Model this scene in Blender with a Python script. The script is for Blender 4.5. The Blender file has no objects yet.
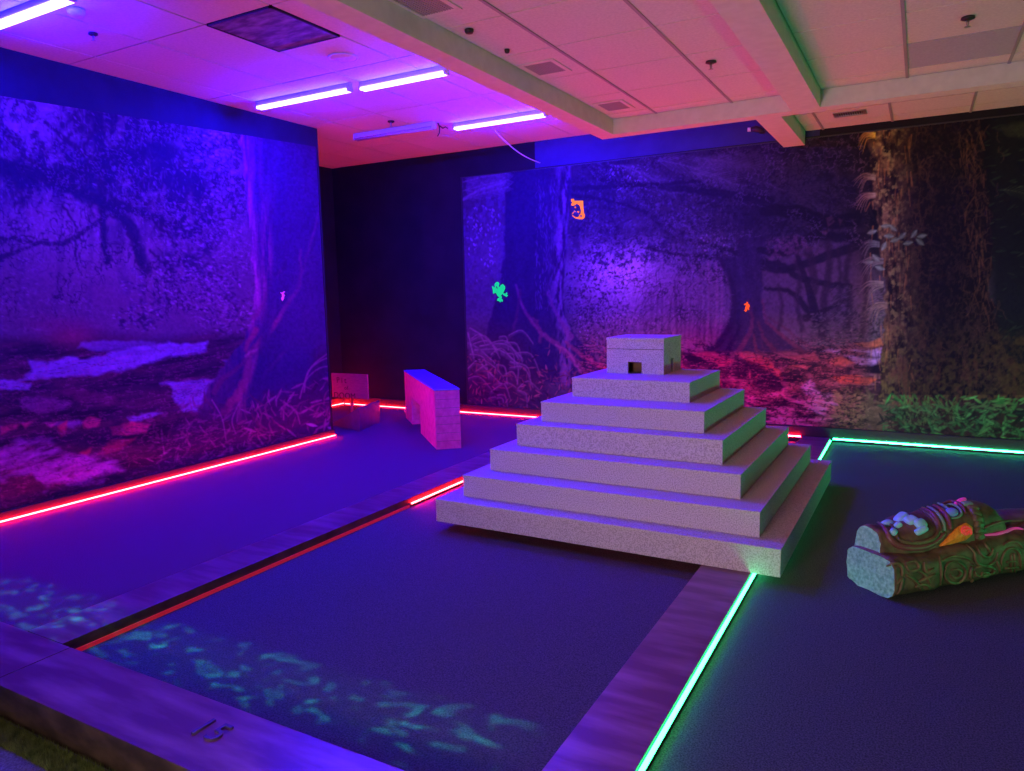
import bpy, bmesh, math, random
import numpy as np
from mathutils import Vector, Matrix
from mathutils.bvhtree import BVHTree
random.seed(7)
rng = np.random.default_rng(11)
C = bpy.context.scene.collection
R = math.radians

# ---------------------------------------------------------------- camera
F_PX, YAW, PITCH, ROLL, EYE = 731.05, R(29.118), R(7.2296), R(-1.2599), 1.5
fw = Vector((-math.sin(YAW)*math.cos(PITCH), math.cos(YAW)*math.cos(PITCH), -math.sin(PITCH)))
r0 = fw.cross(Vector((0, 0, 1))).normalized()
u0 = r0.cross(fw)
rt = math.cos(ROLL)*r0 + math.sin(ROLL)*u0
up = -math.sin(ROLL)*r0 + math.cos(ROLL)*u0
cd = bpy.data.cameras.new('camera')
cam = bpy.data.objects.new('camera', cd); C.objects.link(cam)
cd.sensor_fit = 'HORIZONTAL'; cd.sensor_width = 36.0; cd.lens = F_PX/1024*36.0
cd.clip_start = 0.05; cd.clip_end = 200
m = Matrix((rt, up, -fw)).transposed().to_4x4(); m.translation = Vector((0, 0, EYE))
cam.matrix_world = m
bpy.context.scene.camera = cam

def ray(x, y):
    return fw*F_PX + rt*(x-512) - up*(y-385.5)
def onz(x, y, z):                      # the floor-parallel point measured at a place in the photo
    v = ray(x, y); return Vector((0, 0, EYE)) + v*((z-EYE)/v.z)
def ony(x, y, Y):
    v = ray(x, y); return Vector((0, 0, EYE)) + v*(Y/v.y)
def onx(x, y, X):
    v = ray(x, y); return Vector((0, 0, EYE)) + v*(X/v.x)

# ---------------------------------------------------------------- materials
def mat(name, col=(0.5, 0.5, 0.5), rough=0.6, spec=0.5, metal=0.0, emit=None, es=0.0, coat=0.0):
    M = bpy.data.materials.new(name); M.use_nodes = True
    b = M.node_tree.nodes['Principled BSDF']
    b.inputs['Base Color'].default_value = (*col, 1)
    b.inputs['Roughness'].default_value = rough
    b.inputs['Specular IOR Level'].default_value = spec
    b.inputs['Metallic'].default_value = metal
    b.inputs['Coat Weight'].default_value = coat
    if emit:
        b.inputs['Emission Color'].default_value = (*emit, 1)
        b.inputs['Emission Strength'].default_value = es
    return M
def nd(M, t, **k):
    n = M.node_tree.nodes.new(t)
    for a, v in k.items(): setattr(n, a, v)
    return n
def lk(M, a, b): M.node_tree.links.new(a, b)
def noisy(M, scale, c1, c2, detail=4, bump=0.0, bscale=None, stretch=(1, 1, 1), lo=0.35, hi=0.65, bdist=0.01, rough=None):
    """procedural two-tone noise in object space with an optional bump"""
    b = M.node_tree.nodes['Principled BSDF']
    tc = nd(M, 'ShaderNodeTexCoord'); mp = nd(M, 'ShaderNodeMapping'); mp.inputs['Scale'].default_value = stretch
    lk(M, tc.outputs['Object'], mp.inputs['Vector'])
    n = nd(M, 'ShaderNodeTexNoise'); n.inputs['Scale'].default_value = scale; n.inputs['Detail'].default_value = detail
    lk(M, mp.outputs['Vector'], n.inputs['Vector'])
    r = nd(M, 'ShaderNodeValToRGB'); r.color_ramp.elements[0].position = lo; r.color_ramp.elements[1].position = hi
    r.color_ramp.elements[0].color = (*c1, 1); r.color_ramp.elements[1].color = (*c2, 1)
    lk(M, n.outputs['Fac'], r.inputs['Fac']); lk(M, r.outputs['Color'], b.inputs['Base Color'])
    if rough:
        mr = nd(M, 'ShaderNodeMapRange'); mr.inputs['To Min'].default_value = rough[0]; mr.inputs['To Max'].default_value = rough[1]
        mr.inputs['From Min'].default_value = lo; mr.inputs['From Max'].default_value = hi
        lk(M, n.outputs['Fac'], mr.inputs['Value']); lk(M, mr.outputs['Result'], b.inputs['Roughness'])
    if bump:
        n2 = nd(M, 'ShaderNodeTexNoise'); n2.inputs['Scale'].default_value = bscale or scale; n2.inputs['Detail'].default_value = 3
        lk(M, mp.outputs['Vector'], n2.inputs['Vector'])
        bp = nd(M, 'ShaderNodeBump'); bp.inputs['Strength'].default_value = bump; bp.inputs['Distance'].default_value = bdist
        lk(M, n2.outputs['Fac'], bp.inputs['Height']); lk(M, bp.outputs['Normal'], b.inputs['Normal'])
    return M

m_black = noisy(mat('black_wall_paint', rough=0.75, spec=0.25), 3, (0.010, 0.009, 0.014), (0.016, 0.013, 0.020))
m_band = noisy(mat('navy_wall_paint', rough=0.7, spec=0.3), 4, (0.016, 0.012, 0.036), (0.022, 0.016, 0.048))
m_tile = noisy(mat('ceiling_tile', rough=0.9, spec=0.2), 60, (0.66, 0.60, 0.56), (0.74, 0.68, 0.63), bump=0.3, bscale=120, bdist=0.003)
m_tilegrey = noisy(mat('grey_ceiling_tile', rough=0.9, spec=0.2), 60, (0.42, 0.42, 0.48), (0.48, 0.48, 0.54), bump=0.3, bscale=120, bdist=0.003)
m_grid = mat('ceiling_grid', (0.34, 0.31, 0.33), 0.6)
m_gap = mat('ceiling_seam', (0.12, 0.10, 0.12), 0.8)
m_beam = noisy(mat('beam_paint', rough=0.7, spec=0.3), 14, (0.66, 0.62, 0.56), (0.72, 0.68, 0.62))
m_carpet = noisy(mat('dark_carpet', rough=0.95, spec=0.1), 160, (0.050, 0.046, 0.075), (0.12, 0.11, 0.16), bump=0.6, bscale=260, bdist=0.006)
m_carpet2 = noisy(mat('charcoal_carpet', rough=0.95, spec=0.1), 170, (0.045, 0.045, 0.062), (0.13, 0.125, 0.15), bump=0.6, bscale=260, bdist=0.006)
m_lane = noisy(mat('lane_carpet', rough=0.9, spec=0.15), 180, (0.10, 0.040, 0.085), (0.16, 0.065, 0.135), bump=0.4, bscale=240, bdist=0.004)
m_board = noisy(mat('painted_board', rough=0.33, spec=0.5), 3.0, (0.16, 0.045, 0.095), (0.36, 0.15, 0.24), detail=6, lo=0.42, hi=0.75, stretch=(0.8, 4, 1))
m_boardside = noisy(mat('board_side', rough=0.6), 9, (0.04, 0.022, 0.020), (0.11, 0.062, 0.052), stretch=(1, 1, 2))
m_outcarpet = noisy(mat('outer_carpet', rough=0.95), 150, (0.11, 0.11, 0.17), (0.24, 0.24, 0.33), bump=0.5, bscale=200)
m_basebd = mat('baseboard_paint', (0.035, 0.022, 0.03), 0.5)
m_bordertrim = mat('trim_metal', (0.30, 0.28, 0.36), 0.4)
m_white = mat('fixture_white', (0.72, 0.70, 0.75), 0.45)
m_dark = mat('dark_plastic', (0.02, 0.018, 0.022), 0.45)
m_metal = mat('brushed_metal', (0.45, 0.42, 0.42), 0.35, metal=0.8)
m_tube = mat('blacklight_tube', (0.3, 0.3, 0.4), 0.3, emit=(0.0045, 0.0032, 1.0), es=790.0)
m_tubeoff = mat('unlit_tube', (0.50, 0.46, 0.62), 0.25)
m_red = mat('red_led', (0.4, 0.1, 0.1), 0.4, emit=(1.0, 0.008, 0.009), es=220.0)
m_redglow = mat('red_glow_band', (0.4, 0.1, 0.1), 0.4, emit=(1.0, 0.002, 0.02), es=0.26)  # faint glow in place of hidden LED light on the board side
m_red2 = mat('bright_red_led', (0.4, 0.1, 0.1), 0.4, emit=(1.0, 0.008, 0.02), es=480.0)
m_green = mat('green_led', (0.1, 0.4, 0.2), 0.4, emit=(0.03, 1.0, 0.26), es=22.0)
m_green2 = mat('bright_green_led', (0.1, 0.4, 0.2), 0.4, emit=(0.022, 1.0, 0.26), es=46.0)
def stone(name, c1, c2):
    M = noisy(mat(name, rough=0.8, spec=0.3), 150, c1, c2, lo=0.40, hi=0.55, bump=0.25, bscale=170, bdist=0.003)
    return M
m_stone = stone('speckled_stone', (0.36, 0.30, 0.38), (0.60, 0.51, 0.64))
m_stonejoint = mat('stone_joint', (0.10, 0.09, 0.09), 0.8)
m_block = noisy(mat('red_lit_block', rough=0.75, spec=0.3), 18, (0.72, 0.06, 0.32), (0.86, 0.10, 0.42), bump=0.3, bscale=60)  # strong pink carries the red LED light falling on the block
m_blocktop = noisy(mat('block_cap', rough=0.6), 20, (0.16, 0.10, 0.60), (0.22, 0.14, 0.70))
m_ramp = noisy(mat('dark_ramp', rough=0.5), 10, (0.018, 0.02, 0.13), (0.03, 0.03, 0.18))
m_sign = noisy(mat('sign_board', rough=0.7), 20, (0.26, 0.10, 0.18), (0.34, 0.13, 0.23), stretch=(1, 1, 8))
m_signink = mat('sign_ink', (0.05, 0.03, 0.04), 0.6)

# ---------------------------------------------------------------- mesh helpers
def obj(name, bm, mats, parent=None, smooth=False):
    me = bpy.data.meshes.new(name)
    bmesh.ops.recalc_face_normals(bm, faces=bm.faces)
    if smooth:
        for f in bm.faces: f.smooth = True
    bm.to_mesh(me); bm.free()
    for mm in (mats if isinstance(mats, (list, tuple)) else [mats]): me.materials.append(mm)
    o = bpy.data.objects.new(name, me); C.objects.link(o)
    if parent: o.parent = parent; o.matrix_parent_inverse = parent.matrix_world.inverted()
    return o
def struct(o): o['kind'] = 'structure'; return o
def tag(o, label, cat, group=None, kind=None):
    o['label'] = label; o['category'] = cat
    if group: o['group'] = group
    if kind: o['kind'] = kind
    return o
def thing(name, label, cat, loc=(0, 0, 0), rz=0, group=None):
    o = bpy.data.objects.new(name, None); C.objects.link(o); o.location = loc; o.rotation_euler = (0, 0, rz)
    o.empty_display_size = 0.1
    o.matrix_world = Matrix.Translation(loc) @ Matrix.Rotation(rz, 4, 'Z')
    return tag(o, label, cat, group)
def box(bm, x0, x1, y0, y1, z0, z1, mi=0, bev=0.0, M=None):
    vs = [bm.verts.new((x, y, z)) for z in (z0, z1) for y in (y0, y1) for x in (x0, x1)]
    fs = [bm.faces.new([vs[i] for i in q]) for q in ((0, 2, 3, 1), (4, 5, 7, 6), (0, 1, 5, 4), (2, 6, 7, 3), (0, 4, 6, 2), (1, 3, 7, 5))]
    for f in fs: f.material_index = mi
    if M is not None: bmesh.ops.transform(bm, matrix=M, verts=vs)
    if bev:
        es = list({e for f in fs for e in f.edges})
        bmesh.ops.bevel(bm, geom=es, offset=bev, segments=2, affect='EDGES', profile=0.7)
    return vs
def prism(bm, pts, depth, axis_fn, mi=0):
    """pts 2D outline, axis_fn(u, v, w) -> world; extruded w = 0..depth"""
    a = [bm.verts.new(axis_fn(u, v, 0)) for u, v in pts]; b = [bm.verts.new(axis_fn(u, v, depth)) for u, v in pts]
    f = [bm.faces.new(a), bm.faces.new(b[::-1])]
    n = len(pts)
    for i in range(n): f.append(bm.faces.new((a[i], b[i], b[(i+1) % n], a[(i+1) % n])))
    for q in f: q.material_index = mi
    return a+b
def tube(bm, pts, r, n=8, mi=0, caps=True):
    pts = [Vector(p) for p in pts]; rr = r if isinstance(r, (list, tuple)) else [r]*len(pts)
    rings = []; nrm = None
    for i, p in enumerate(pts):
        t = (pts[min(i+1, len(pts)-1)]-pts[max(i-1, 0)]).normalized()
        if nrm is None: nrm = t.orthogonal().normalized()
        nrm = (nrm-t*nrm.dot(t)).normalized(); b = t.cross(nrm)
        rings.append([bm.verts.new(p+(nrm*math.cos(2*math.pi*k/n)+b*math.sin(2*math.pi*k/n))*rr[i]) for k in range(n)])
    for A, B in zip(rings, rings[1:]):
        for k in range(n): f = bm.faces.new((A[k], A[(k+1) % n], B[(k+1) % n], B[k])); f.material_index = mi; f.smooth = True
    if caps:
        for A in (rings[0], rings[-1]): f = bm.faces.new(A); f.material_index = mi
def lathe(bm, c, prof, n=20, mi=0, axis='z'):
    c = Vector(c); rings = []
    for r_, h in prof:
        rings.append([bm.verts.new(c+Vector((r_*math.cos(2*math.pi*k/n), r_*math.sin(2*math.pi*k/n), h))) for k in range(n)])
    for A, B in zip(rings, rings[1:]):
        for k in range(n): f = bm.faces.new((A[k], A[(k+1) % n], B[(k+1) % n], B[k])); f.material_index = mi; f.smooth = True
    for A in (rings[0], rings[-1]): f = bm.faces.new(A); f.material_index = mi
def bx(name, *a, m=None, parent=None, **k):
    bm = bmesh.new(); box(bm, *a, **k); return obj(name, bm, m, parent)
def text_bm(s, size, depth, spacing=1.0):
    cu = bpy.data.curves.new('lettering', 'FONT'); cu.body = s; cu.size = size; cu.extrude = depth; cu.space_character = spacing
    o = bpy.data.objects.new('lettering', cu); C.objects.link(o)
    dg = bpy.context.evaluated_depsgraph_get(); dg.update()
    me = bpy.data.meshes.new_from_object(o.evaluated_get(dg)); bpy.data.objects.remove(o)
    bm = bmesh.new(); bm.from_mesh(me); bpy.data.meshes.remove(me); return bm

# ---------------------------------------------------------------- room
WX, WY, CZ, LZ = -5.50, 7.76, 3.22, 2.98      # left partition face, back wall, high ceiling, low ceiling
SX = -7.04                                    # alcove side wall
RX = 2.80
YEND = 5.87                                   # far end of the left partition
RECZ, RCZ, OUTZ = -0.055, -0.030, -0.13       # recessed carpet, right carpet, floor outside the course

bm = bmesh.new(); box(bm, SX-0.1, -3.50, 1.69, WY+0.1, -0.2, 0.0); struct(obj('floor', bm, m_lane))
bm = bmesh.new(); box(bm, -3.235, -0.97, 1.69, WY+0.1, -0.25, RECZ); struct(obj('floor', bm, m_carpet))
bm = bmesh.new(); box(bm, -0.70, RX+0.1, 1.69, WY+0.1, -0.25, RCZ); struct(obj('floor', bm, m_carpet2))
bm = bmesh.new(); box(bm, -7.0, RX+0.1, -4.0, 1.40, -0.3, OUTZ); struct(obj('floor', bm, m_outcarpet))

struct(bx('wall_left', WX-0.16, WX, -2.0, YEND, -0.1, CZ, m=m_band))
struct(bx('wall_alcove', SX-0.12, SX, 5.0, WY+0.12, -0.1, CZ+0.05, m=m_black))
struct(bx('wall_back', SX-0.12, RX+0.12, WY, WY+0.12, -0.2, CZ+0.05, m=[m_black]))
struct(bx('wall_right', RX, RX+0.12, -2.0, WY+0.1, -0.2, CZ, m=m_black))
# navy paint field of the back wall above the printed mural, left dark cloth stays black
m_blueband = noisy(mat('blue_wall_paint', rough=0.7, spec=0.3), 4, (0.030, 0.025, 0.12), (0.042, 0.035, 0.15))
struct(bx('trim_1', -3.95, -0.9, WY-0.006, WY, 2.925, CZ, m=m_blueband))

# beams
B1 = (-2.56, -2.40); XB = (6.22, 6.37); B2 = (-0.93, -0.725); ST = (-1.225, -1.03); BZ = 2.85
struct(bx('trim_2', B1[0], B1[1], -3.0, XB[1], BZ, CZ+0.02, m=m_beam, bev=0.004))
struct(bx('trim_3', B1[1], RX, XB[0], XB[1], BZ, CZ+0.02, m=m_beam, bev=0.004))
struct(bx('trim_4', B2[0], B2[1], -3.0, XB[0], BZ, LZ+0.02, m=m_beam, bev=0.004))
struct(bx('trim_5', ST[0], ST[1], XB[1], WY-0.002, BZ, CZ+0.02, m=m_beam, bev=0.004))

def ceiling(x0, x1, y0, y1, z, xs, ys, skip=(), special={}, along='y'):
    """lay-in tiles hung in a metal grid: a backing sheet, one panel per cell, a T bar along each main runner"""
    xs = [x0]+[x for x in xs if x0 < x < x1]+[x1]; ys = [y0]+[y for y in ys if y0 < y < y1]+[y1]
    bm = bmesh.new(); box(bm, x0, x1, y0, y1, z+0.012, z+0.05, mi=1)
    g = 0.006
    for i in range(len(xs)-1):
        for j in range(len(ys)-1):
            if (i, j) in skip: continue
            if xs[i+1]-xs[i] < 0.02 or ys[j+1]-ys[j] < 0.02: continue
            dz = random.uniform(-0.0015, 0.0015)
            box(bm, xs[i]+g, xs[i+1]-g, ys[j]+g, ys[j+1]-g, z+dz, z+0.013, mi=special.get((i, j), 0))
    for x in xs[1:-1]: box(bm, x-0.010, x+0.010, y0, y1, z-0.006, z-0.0025, mi=2)
    return struct(obj('ceiling', bm, [m_tile, m_gap, m_grid, m_tilegrey]))
# high ceiling over the left lane: 60 x 120 cm tiles
yl = [y for y in (-1.43, -0.24, 0.95, 2.14, 3.335, 4.52, 5.71, 6.90)]
bm = bmesh.new(); box(bm, SX, B1[0], -3, WY, CZ+0.012, CZ+0.05, mi=1)
xl = [SX, -6.92, -6.34, -5.76, -5.18, -4.60, -4.02, -3.44, -2.86, B1[0]]; ye = [-3]+yl+[WY]
for i in range(len(xl)-1):
    for j in range(len(ye)-1):
        y0, y1 = ye[j], ye[j+1]; g = 0.006
        if abs(xl[i]+4.02) < 0.01 and abs(y0-3.335) < 0.01:
            box(bm, xl[i]+g, xl[i+1]-g, y0+0.615, y1-g, CZ, CZ+0.013); continue     # the missing half holds the dark panel
        box(bm, xl[i]+g, xl[i+1]-g, y0+g, y1-g, CZ+random.uniform(-0.001, 0.001), CZ+0.013)
struct(obj('ceiling', bm, [m_tile, m_gap]))
ceiling(B1[0], ST[0], XB[1], WY, CZ, [-1.9], [6.9])
ceiling(B1[1], B2[0], -3, XB[0], LZ, [-2.01, -1.385], [-2.43+0.605*k for k in range(15)])
ys_r = [-2.44+0.602*k for k in range(15)]
ceiling(B2[1], RX, -3, XB[0], LZ, [-0.145, 0.465, 1.075, 1.685, 2.295], ys_r, special={(1, 14): 3})
ceiling(ST[1], RX, XB[1], WY, LZ, [-0.87, -0.285, 0.32, 0.93, 1.54, 2.15], [7.0, 7.48])

bm = bmesh.new()
box(bm, -4.005, -3.455, 3.35, 3.935, CZ-0.004, CZ+0.012)
for k in range(4): box(bm, *[(-4.012, -3.448, 3.343, 3.355), (-4.012, -3.448, 3.930, 3.942), (-4.012, -4.0, 3.343, 3.942), (-3.46, -3.448, 3.343, 3.942)][k], CZ-0.008, CZ+0.012, mi=1)
m_panel = noisy(mat('film_panel', rough=0.7, spec=0.2), 7, (0.10, 0.07, 0.15), (0.30, 0.22, 0.38), detail=3, stretch=(1, 2.5, 1), lo=0.38, hi=0.7, bump=0.15, bscale=9, bdist=0.02)
p = obj('ceiling_light_panel', bm, [m_panel, m_dark]); tag(p, 'dark square film covered ceiling panel switched off in the high ceiling', 'ceiling panel')

# boards framing the recess, baseboards
def board(name, label, args, z0, parent=None):
    bm = bmesh.new(); box(bm, *args, z0, 0.012, bev=0.003)
    for f in bm.faces:
        if abs(f.normal.z) < 0.5: f.material_index = 1
    bm.normal_update()
    for f in bm.faces: f.material_index = 0 if f.normal.z > 0.5 else 1
    return tag(obj(name, bm, [m_board, m_boardside]), label, 'border board', 'boards around the putting recess')
bf1 = board('border_board', 'dark front board of the course border, number fixed on its top', (-3.165, RX, 1.375, 1.69), OUTZ)
bf2 = board('border_board', 'short front border board at the left corner beyond the seam', (-7.0, -3.170, 1.375, 1.69), OUTZ)
bl = board('border_board', 'long dark board between the left lane and the recessed carpet', (-3.51, -3.235, 1.693, 7.70), RECZ-0.02)
br = board('border_board', 'glossy dark board right of the recess running under the stepped pyramid', (-0.975, -0.715, 1.693, 7.70), RECZ-0.02)
# screwed-on house numbers
bm = text_bm('15', 0.135, 0.004, 1.15)
bmesh.ops.transform(bm, matrix=Matrix.Translation((-2.165, 1.507, 0.016)), verts=bm.verts)
n15 = obj('number', bm, mat('purple_metal', (0.16, 0.10, 0.24), 0.25, metal=0.3), bf1)
n15['label'] = 'thin raised number on the front board'

def base(name, x0, x1, y0, y1, z0, z1):
    return struct(bx(name, x0, x1, y0, y1, z0, z1, m=m_basebd, bev=0.003))
base('baseboard_left', WX, WX+0.022, 1.69, YEND, 0.0, 0.075)
base('baseboard_alcove', SX, SX+0.022, 5.0, WY, 0.0, 0.10)
base('baseboard_back', SX, RX, WY-0.03, WY, RECZ, 0.105)
base('baseboard_right', RX-0.03, RX, 1.69, WY-0.03, RCZ, 0.105)
base('baseboard_partition', WX-0.16, WX, YEND, YEND+0.02, 0.0, 0.075)

# LED strips : channel + glowing diffuser on its top
def led(p0, p1, m, label, side, group='led strips', w=0.011, h=0.008, face='both'):
    """side: unit vector pointing out of the board the strip is fixed to"""
    p0, p1, s = Vector(p0), Vector(p1), Vector(side)
    d = (p1-p0).normalized(); L = (p1-p0).length
    M = Matrix((d, s, Vector((0, 0, 1)))).transposed().to_4x4(); M.translation = p0
    t = thing('led_strip', label, 'LED strip', p0, 0, group)
    bm = bmesh.new(); box(bm, 0, L, 0.0, w, -h-0.004, -h); box(bm, 0, L, 0.0, 0.002, -h, 0.0)
    bmesh.ops.transform(bm, matrix=M, verts=bm.verts); obj('channel', bm, m_metal, t)
    bm = bmesh.new()
    box(bm, 0, L, 0.002, w, -h, 0.001, mi=1)
    bm.normal_update()
    for q in bm.faces:
        if (face in ('up', 'both') and q.normal.z > 0.9) or (face in ('out', 'both') and q.normal.y > 0.9): q.material_index = 0
    bmesh.ops.transform(bm, matrix=M, verts=bm.verts); obj('diffuser', bm, [m, m_tubeoff], t)
    return t
led((WX+0.022, 1.70, 0.016), (WX+0.022, YEND, 0.016), m_red, 'glowing red LED strip along the foot of the left mural partition', (1, 0, 0))
led((SX+0.022, 5.9, 0.016), (SX+0.022, WY-0.035, 0.016), m_red, 'short red LED strip on the alcove side wall left of the sign corner', (1, 0, 0))
led((-6.985, WY-0.03, 0.012), (-3.53, WY-0.03, 0.012), m_red, 'red LED strip along the foot of the black back wall', (0, -1, 0))
led((-3.21, WY-0.03, 0.005), (-0.99, WY-0.03, 0.005), m_red2, 'red LED strip at the back mural seen right behind the pyramid', (0, -1, 0))
led((-3.235, 4.22, -0.028), (-3.235, 7.68, -0.028), m_red, 'lit red LED strip under the long board left of the pyramid', (1, 0, 0), w=0.012)
led((-3.235, 1.72, -0.036), (-3.235, 4.20, -0.036), m_redglow, 'red glowing band standing for hidden LED light on the near side of the long board', (1, 0, 0), w=0.010, h=0.018)
led((-0.715, 1.72, -0.004), (-0.715, 7.66, -0.004), m_green, 'glowing green LED strip along the right edge of the board by the pyramid', (1, 0, 0), face='both', w=0.016)
led((-0.69, WY-0.03, 0.006), (RX-0.03, WY-0.03, 0.006), m_green2, 'green LED strip along the foot of the mossy tree mural', (0, -1, 0), face='both', h=0.012)
led((RX-0.03, 2.0, 0.006), (RX-0.03, WY-0.05, 0.006), m_green2, 'green LED strip at the foot of the right wall', (-1, 0, 0), face='out', h=0.055)

# ---------------------------------------------------------------- blacklight fixtures
def fixture(x0, x1, y, z, lit, label):
    t = thing('blacklight_fixture', label, 'blacklight', ((x0+x1)/2, y, z), 0, 'blacklight battens on the ceiling')
    bm = bmesh.new(); box(bm, x0, x1, y-0.020, y+0.020, z+0.014, CZ-0.001, bev=0.003); obj('housing', bm, m_white, t)
    for dy in (-0.022, 0.022):
        bm = bmesh.new(); tube(bm, [(x0+0.02, y+dy, z-0.004), (x1-0.02, y+dy, z-0.004)], 0.011, 12)
        obj('tube', bm, m_tube if lit else m_tubeoff, t)
    for x in (x0, x1-0.02):
        bm = bmesh.new(); box(bm, x, x+0.02, y-0.030, y+0.030, z-0.014, z+0.020, bev=0.003); obj('end_cap', bm, m_white, t)
    return t
FZ = 3.165
def fx(pa, pb, lit, label, x0=None):
    a, b = onz(*pa, FZ), onz(*pb, FZ)
    return fixture(x0 if x0 is not None else a.x, b.x, (a.y+b.y)/2, FZ, lit, label)
fx((0, 24), (72, -2), True, 'lit blacklight batten cut by the top left corner', x0=-5.05)
fx((253, 107), (355, 91), True, 'lit blacklight batten left of the middle pair, beside the partition')
fx((359, 89), (449, 73), True, 'lit blacklight batten right of the middle pair, beside the beam')
fx((352, 139), (437, 128), False, 'unlit blacklight batten, farthest left near the back wall')
fx((451, 128), (549, 116), True, 'lit blacklight batten closest to the back wall')

# ---------------------------------------------------------------- stepped pyramid
ppy = thing('stepped_pyramid', 'grey speckled stone stepped temple pyramid with a small house on top', 'pyramid', (-1.66, 4.9, 0.012))
LV = [(-2.735, -0.568, 3.815, 6.0), (-2.605, -0.700, 3.955, 5.86), (-2.505, -0.843, 4.15, 5.75), (-2.395, -0.989, 4.335, 5.65),
      (-2.285, -1.142, 4.50, 5.62), (-2.185, -1.321, 4.812, 5.61)]
zs = [0.013, 0.164, 0.307, 0.452, 0.603, 0.741, 0.880]
for i, (x0, x1, y0, y1) in enumerate(LV):
    _d = (y0-3.815)*0.0122; x0 -= _d; x1 -= _d; y0 += 0.0122*(-0.568-x1)*-1
    bm = bmesh.new(); box(bm, x0, x1, y0, y1, zs[i], zs[i+1]-0.012, bev=0.002)
    box(bm, x0-0.002, x1+0.002, y0-0.002, y1+0.002, zs[i+1]-0.0125, zs[i+1], bev=0.002)      # the slab lying on the riser
    obj('tier', bm, m_stone, ppy)
bm = bmesh.new()
hx0, hx1, hy0, hy1, hz0, hz1 = -2.075, -1.630, 5.165, 5.585, 0.880, 1.130
dx0, dx1, dz = -1.906, -1.798, 0.968
box(bm, hx0, dx0, hy0, hy0+0.025, hz0, hz1); box(bm, dx1, hx1, hy0, hy0+0.025, hz0, hz1); box(bm, dx0, dx1, hy0, hy0+0.025, dz, hz1)
sy0, sy1, sz = 5.330, 5.400, 0.985
box(bm, hx1-0.025, hx1, hy0+0.025, sy0, hz0, hz1); box(bm, hx1-0.025, hx1, sy1, hy1, hz0, hz1); box(bm, hx1-0.025, hx1, sy0, sy1, sz, hz1)
box(bm, hx0, hx0+0.025, hy0+0.025, hy1, hz0, hz1); box(bm, hx0+0.025, hx1-0.025, hy1-0.025, hy1, hz0, hz1)
hs = obj('temple_house', bm, m_stone, ppy)
bx('roof', hx0-0.003, hx1+0.003, hy0-0.003, hy1+0.003, hz1, hz1+0.018, m=m_stone, parent=hs, bev=0.002)
bx('seam', hx0+0.002, hx1-0.002, hy0-0.0012, hy0+0.001, 1.062, 1.066, m=m_stonejoint, parent=hs)
bx('interior', -1.97, -1.74, 5.30, 5.36, 0.881, 0.95, m=noisy(mat('inner_wood', rough=0.7), 9, (0.10, 0.05, 0.03), (0.22, 0.11, 0.06)), parent=hs)
for (x, y) in ((-2.55, 4.3), (-2.55, 5.75)):
    bx('support_foot', x-0.12, x+0.12, y-0.08, y+0.08, RECZ+0.001, 0.013, m=m_dark, parent=ppy)

_pv = Matrix.Translation((-0.568, 3.815, 0)); ppy.matrix_world = _pv @ Matrix.Rotation(R(-0.7), 4, 'Z') @ _pv.inverted() @ ppy.matrix_world
# ---------------------------------------------------------------- tunnel block
A = Vector((-4.051, 5.735, 0)); e1 = (Vector((-5.47, 7.12, 0))-A).normalized(); LB = (Vector((-5.47, 7.12, 0))-A).length
e2 = (Vector((-3.865, 5.893, 0))-A).normalized(); TB = 0.243; HB = 0.592
tb = thing('tunnel_block', 'tall narrow wall shaped obstacle with a low tunnel opening, standing on the left lane', 'obstacle', A)
MB_ = Matrix((e1, e2, Vector((0, 0, 1)))).transposed().to_4x4(); MB_.translation = A
def tpos(px, py):       # distance along the block's left face at a photo column
    v = ray(px, py); n = Vector((-e1.y, e1.x, 0)); k = A.dot(n)/v.dot(n); P = Vector((0, 0, EYE))+v*k; return (P-A).dot(e1), P.z
h0 = tpos(419.6, 403); h1 = tpos(411.4, 400.6)
ta, tb_, th = h0[0], h1[0], (h0[1]+h1[1])/2
bm = bmesh.new()
box(bm, 0, ta, 0, TB, 0.001, HB-0.016, bev=0.004); box(bm, tb_, LB, 0, TB, 0.001, HB-0.016, bev=0.004)
box(bm, ta, tb_, 0.002, TB-0.002, th, HB-0.016)
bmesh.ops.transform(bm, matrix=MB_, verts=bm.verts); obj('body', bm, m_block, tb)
bm = bmesh.new(); box(bm, -0.004, LB+0.004, -0.004, TB+0.004, HB-0.016, HB, bev=0.003)
bmesh.ops.transform(bm, matrix=MB_, verts=bm.verts); obj('cap', bm, m_blocktop, tb)
bm = bmesh.new()
for z in (0.08, 0.16, 0.245, 0.325, 0.405, 0.49): box(bm, -0.0008, 0.001, 0.006, TB-0.006, z, z+0.0022)
bmesh.ops.transform(bm, matrix=MB_, verts=bm.verts); obj('joint_line', bm, m_stonejoint, tb)

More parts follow.
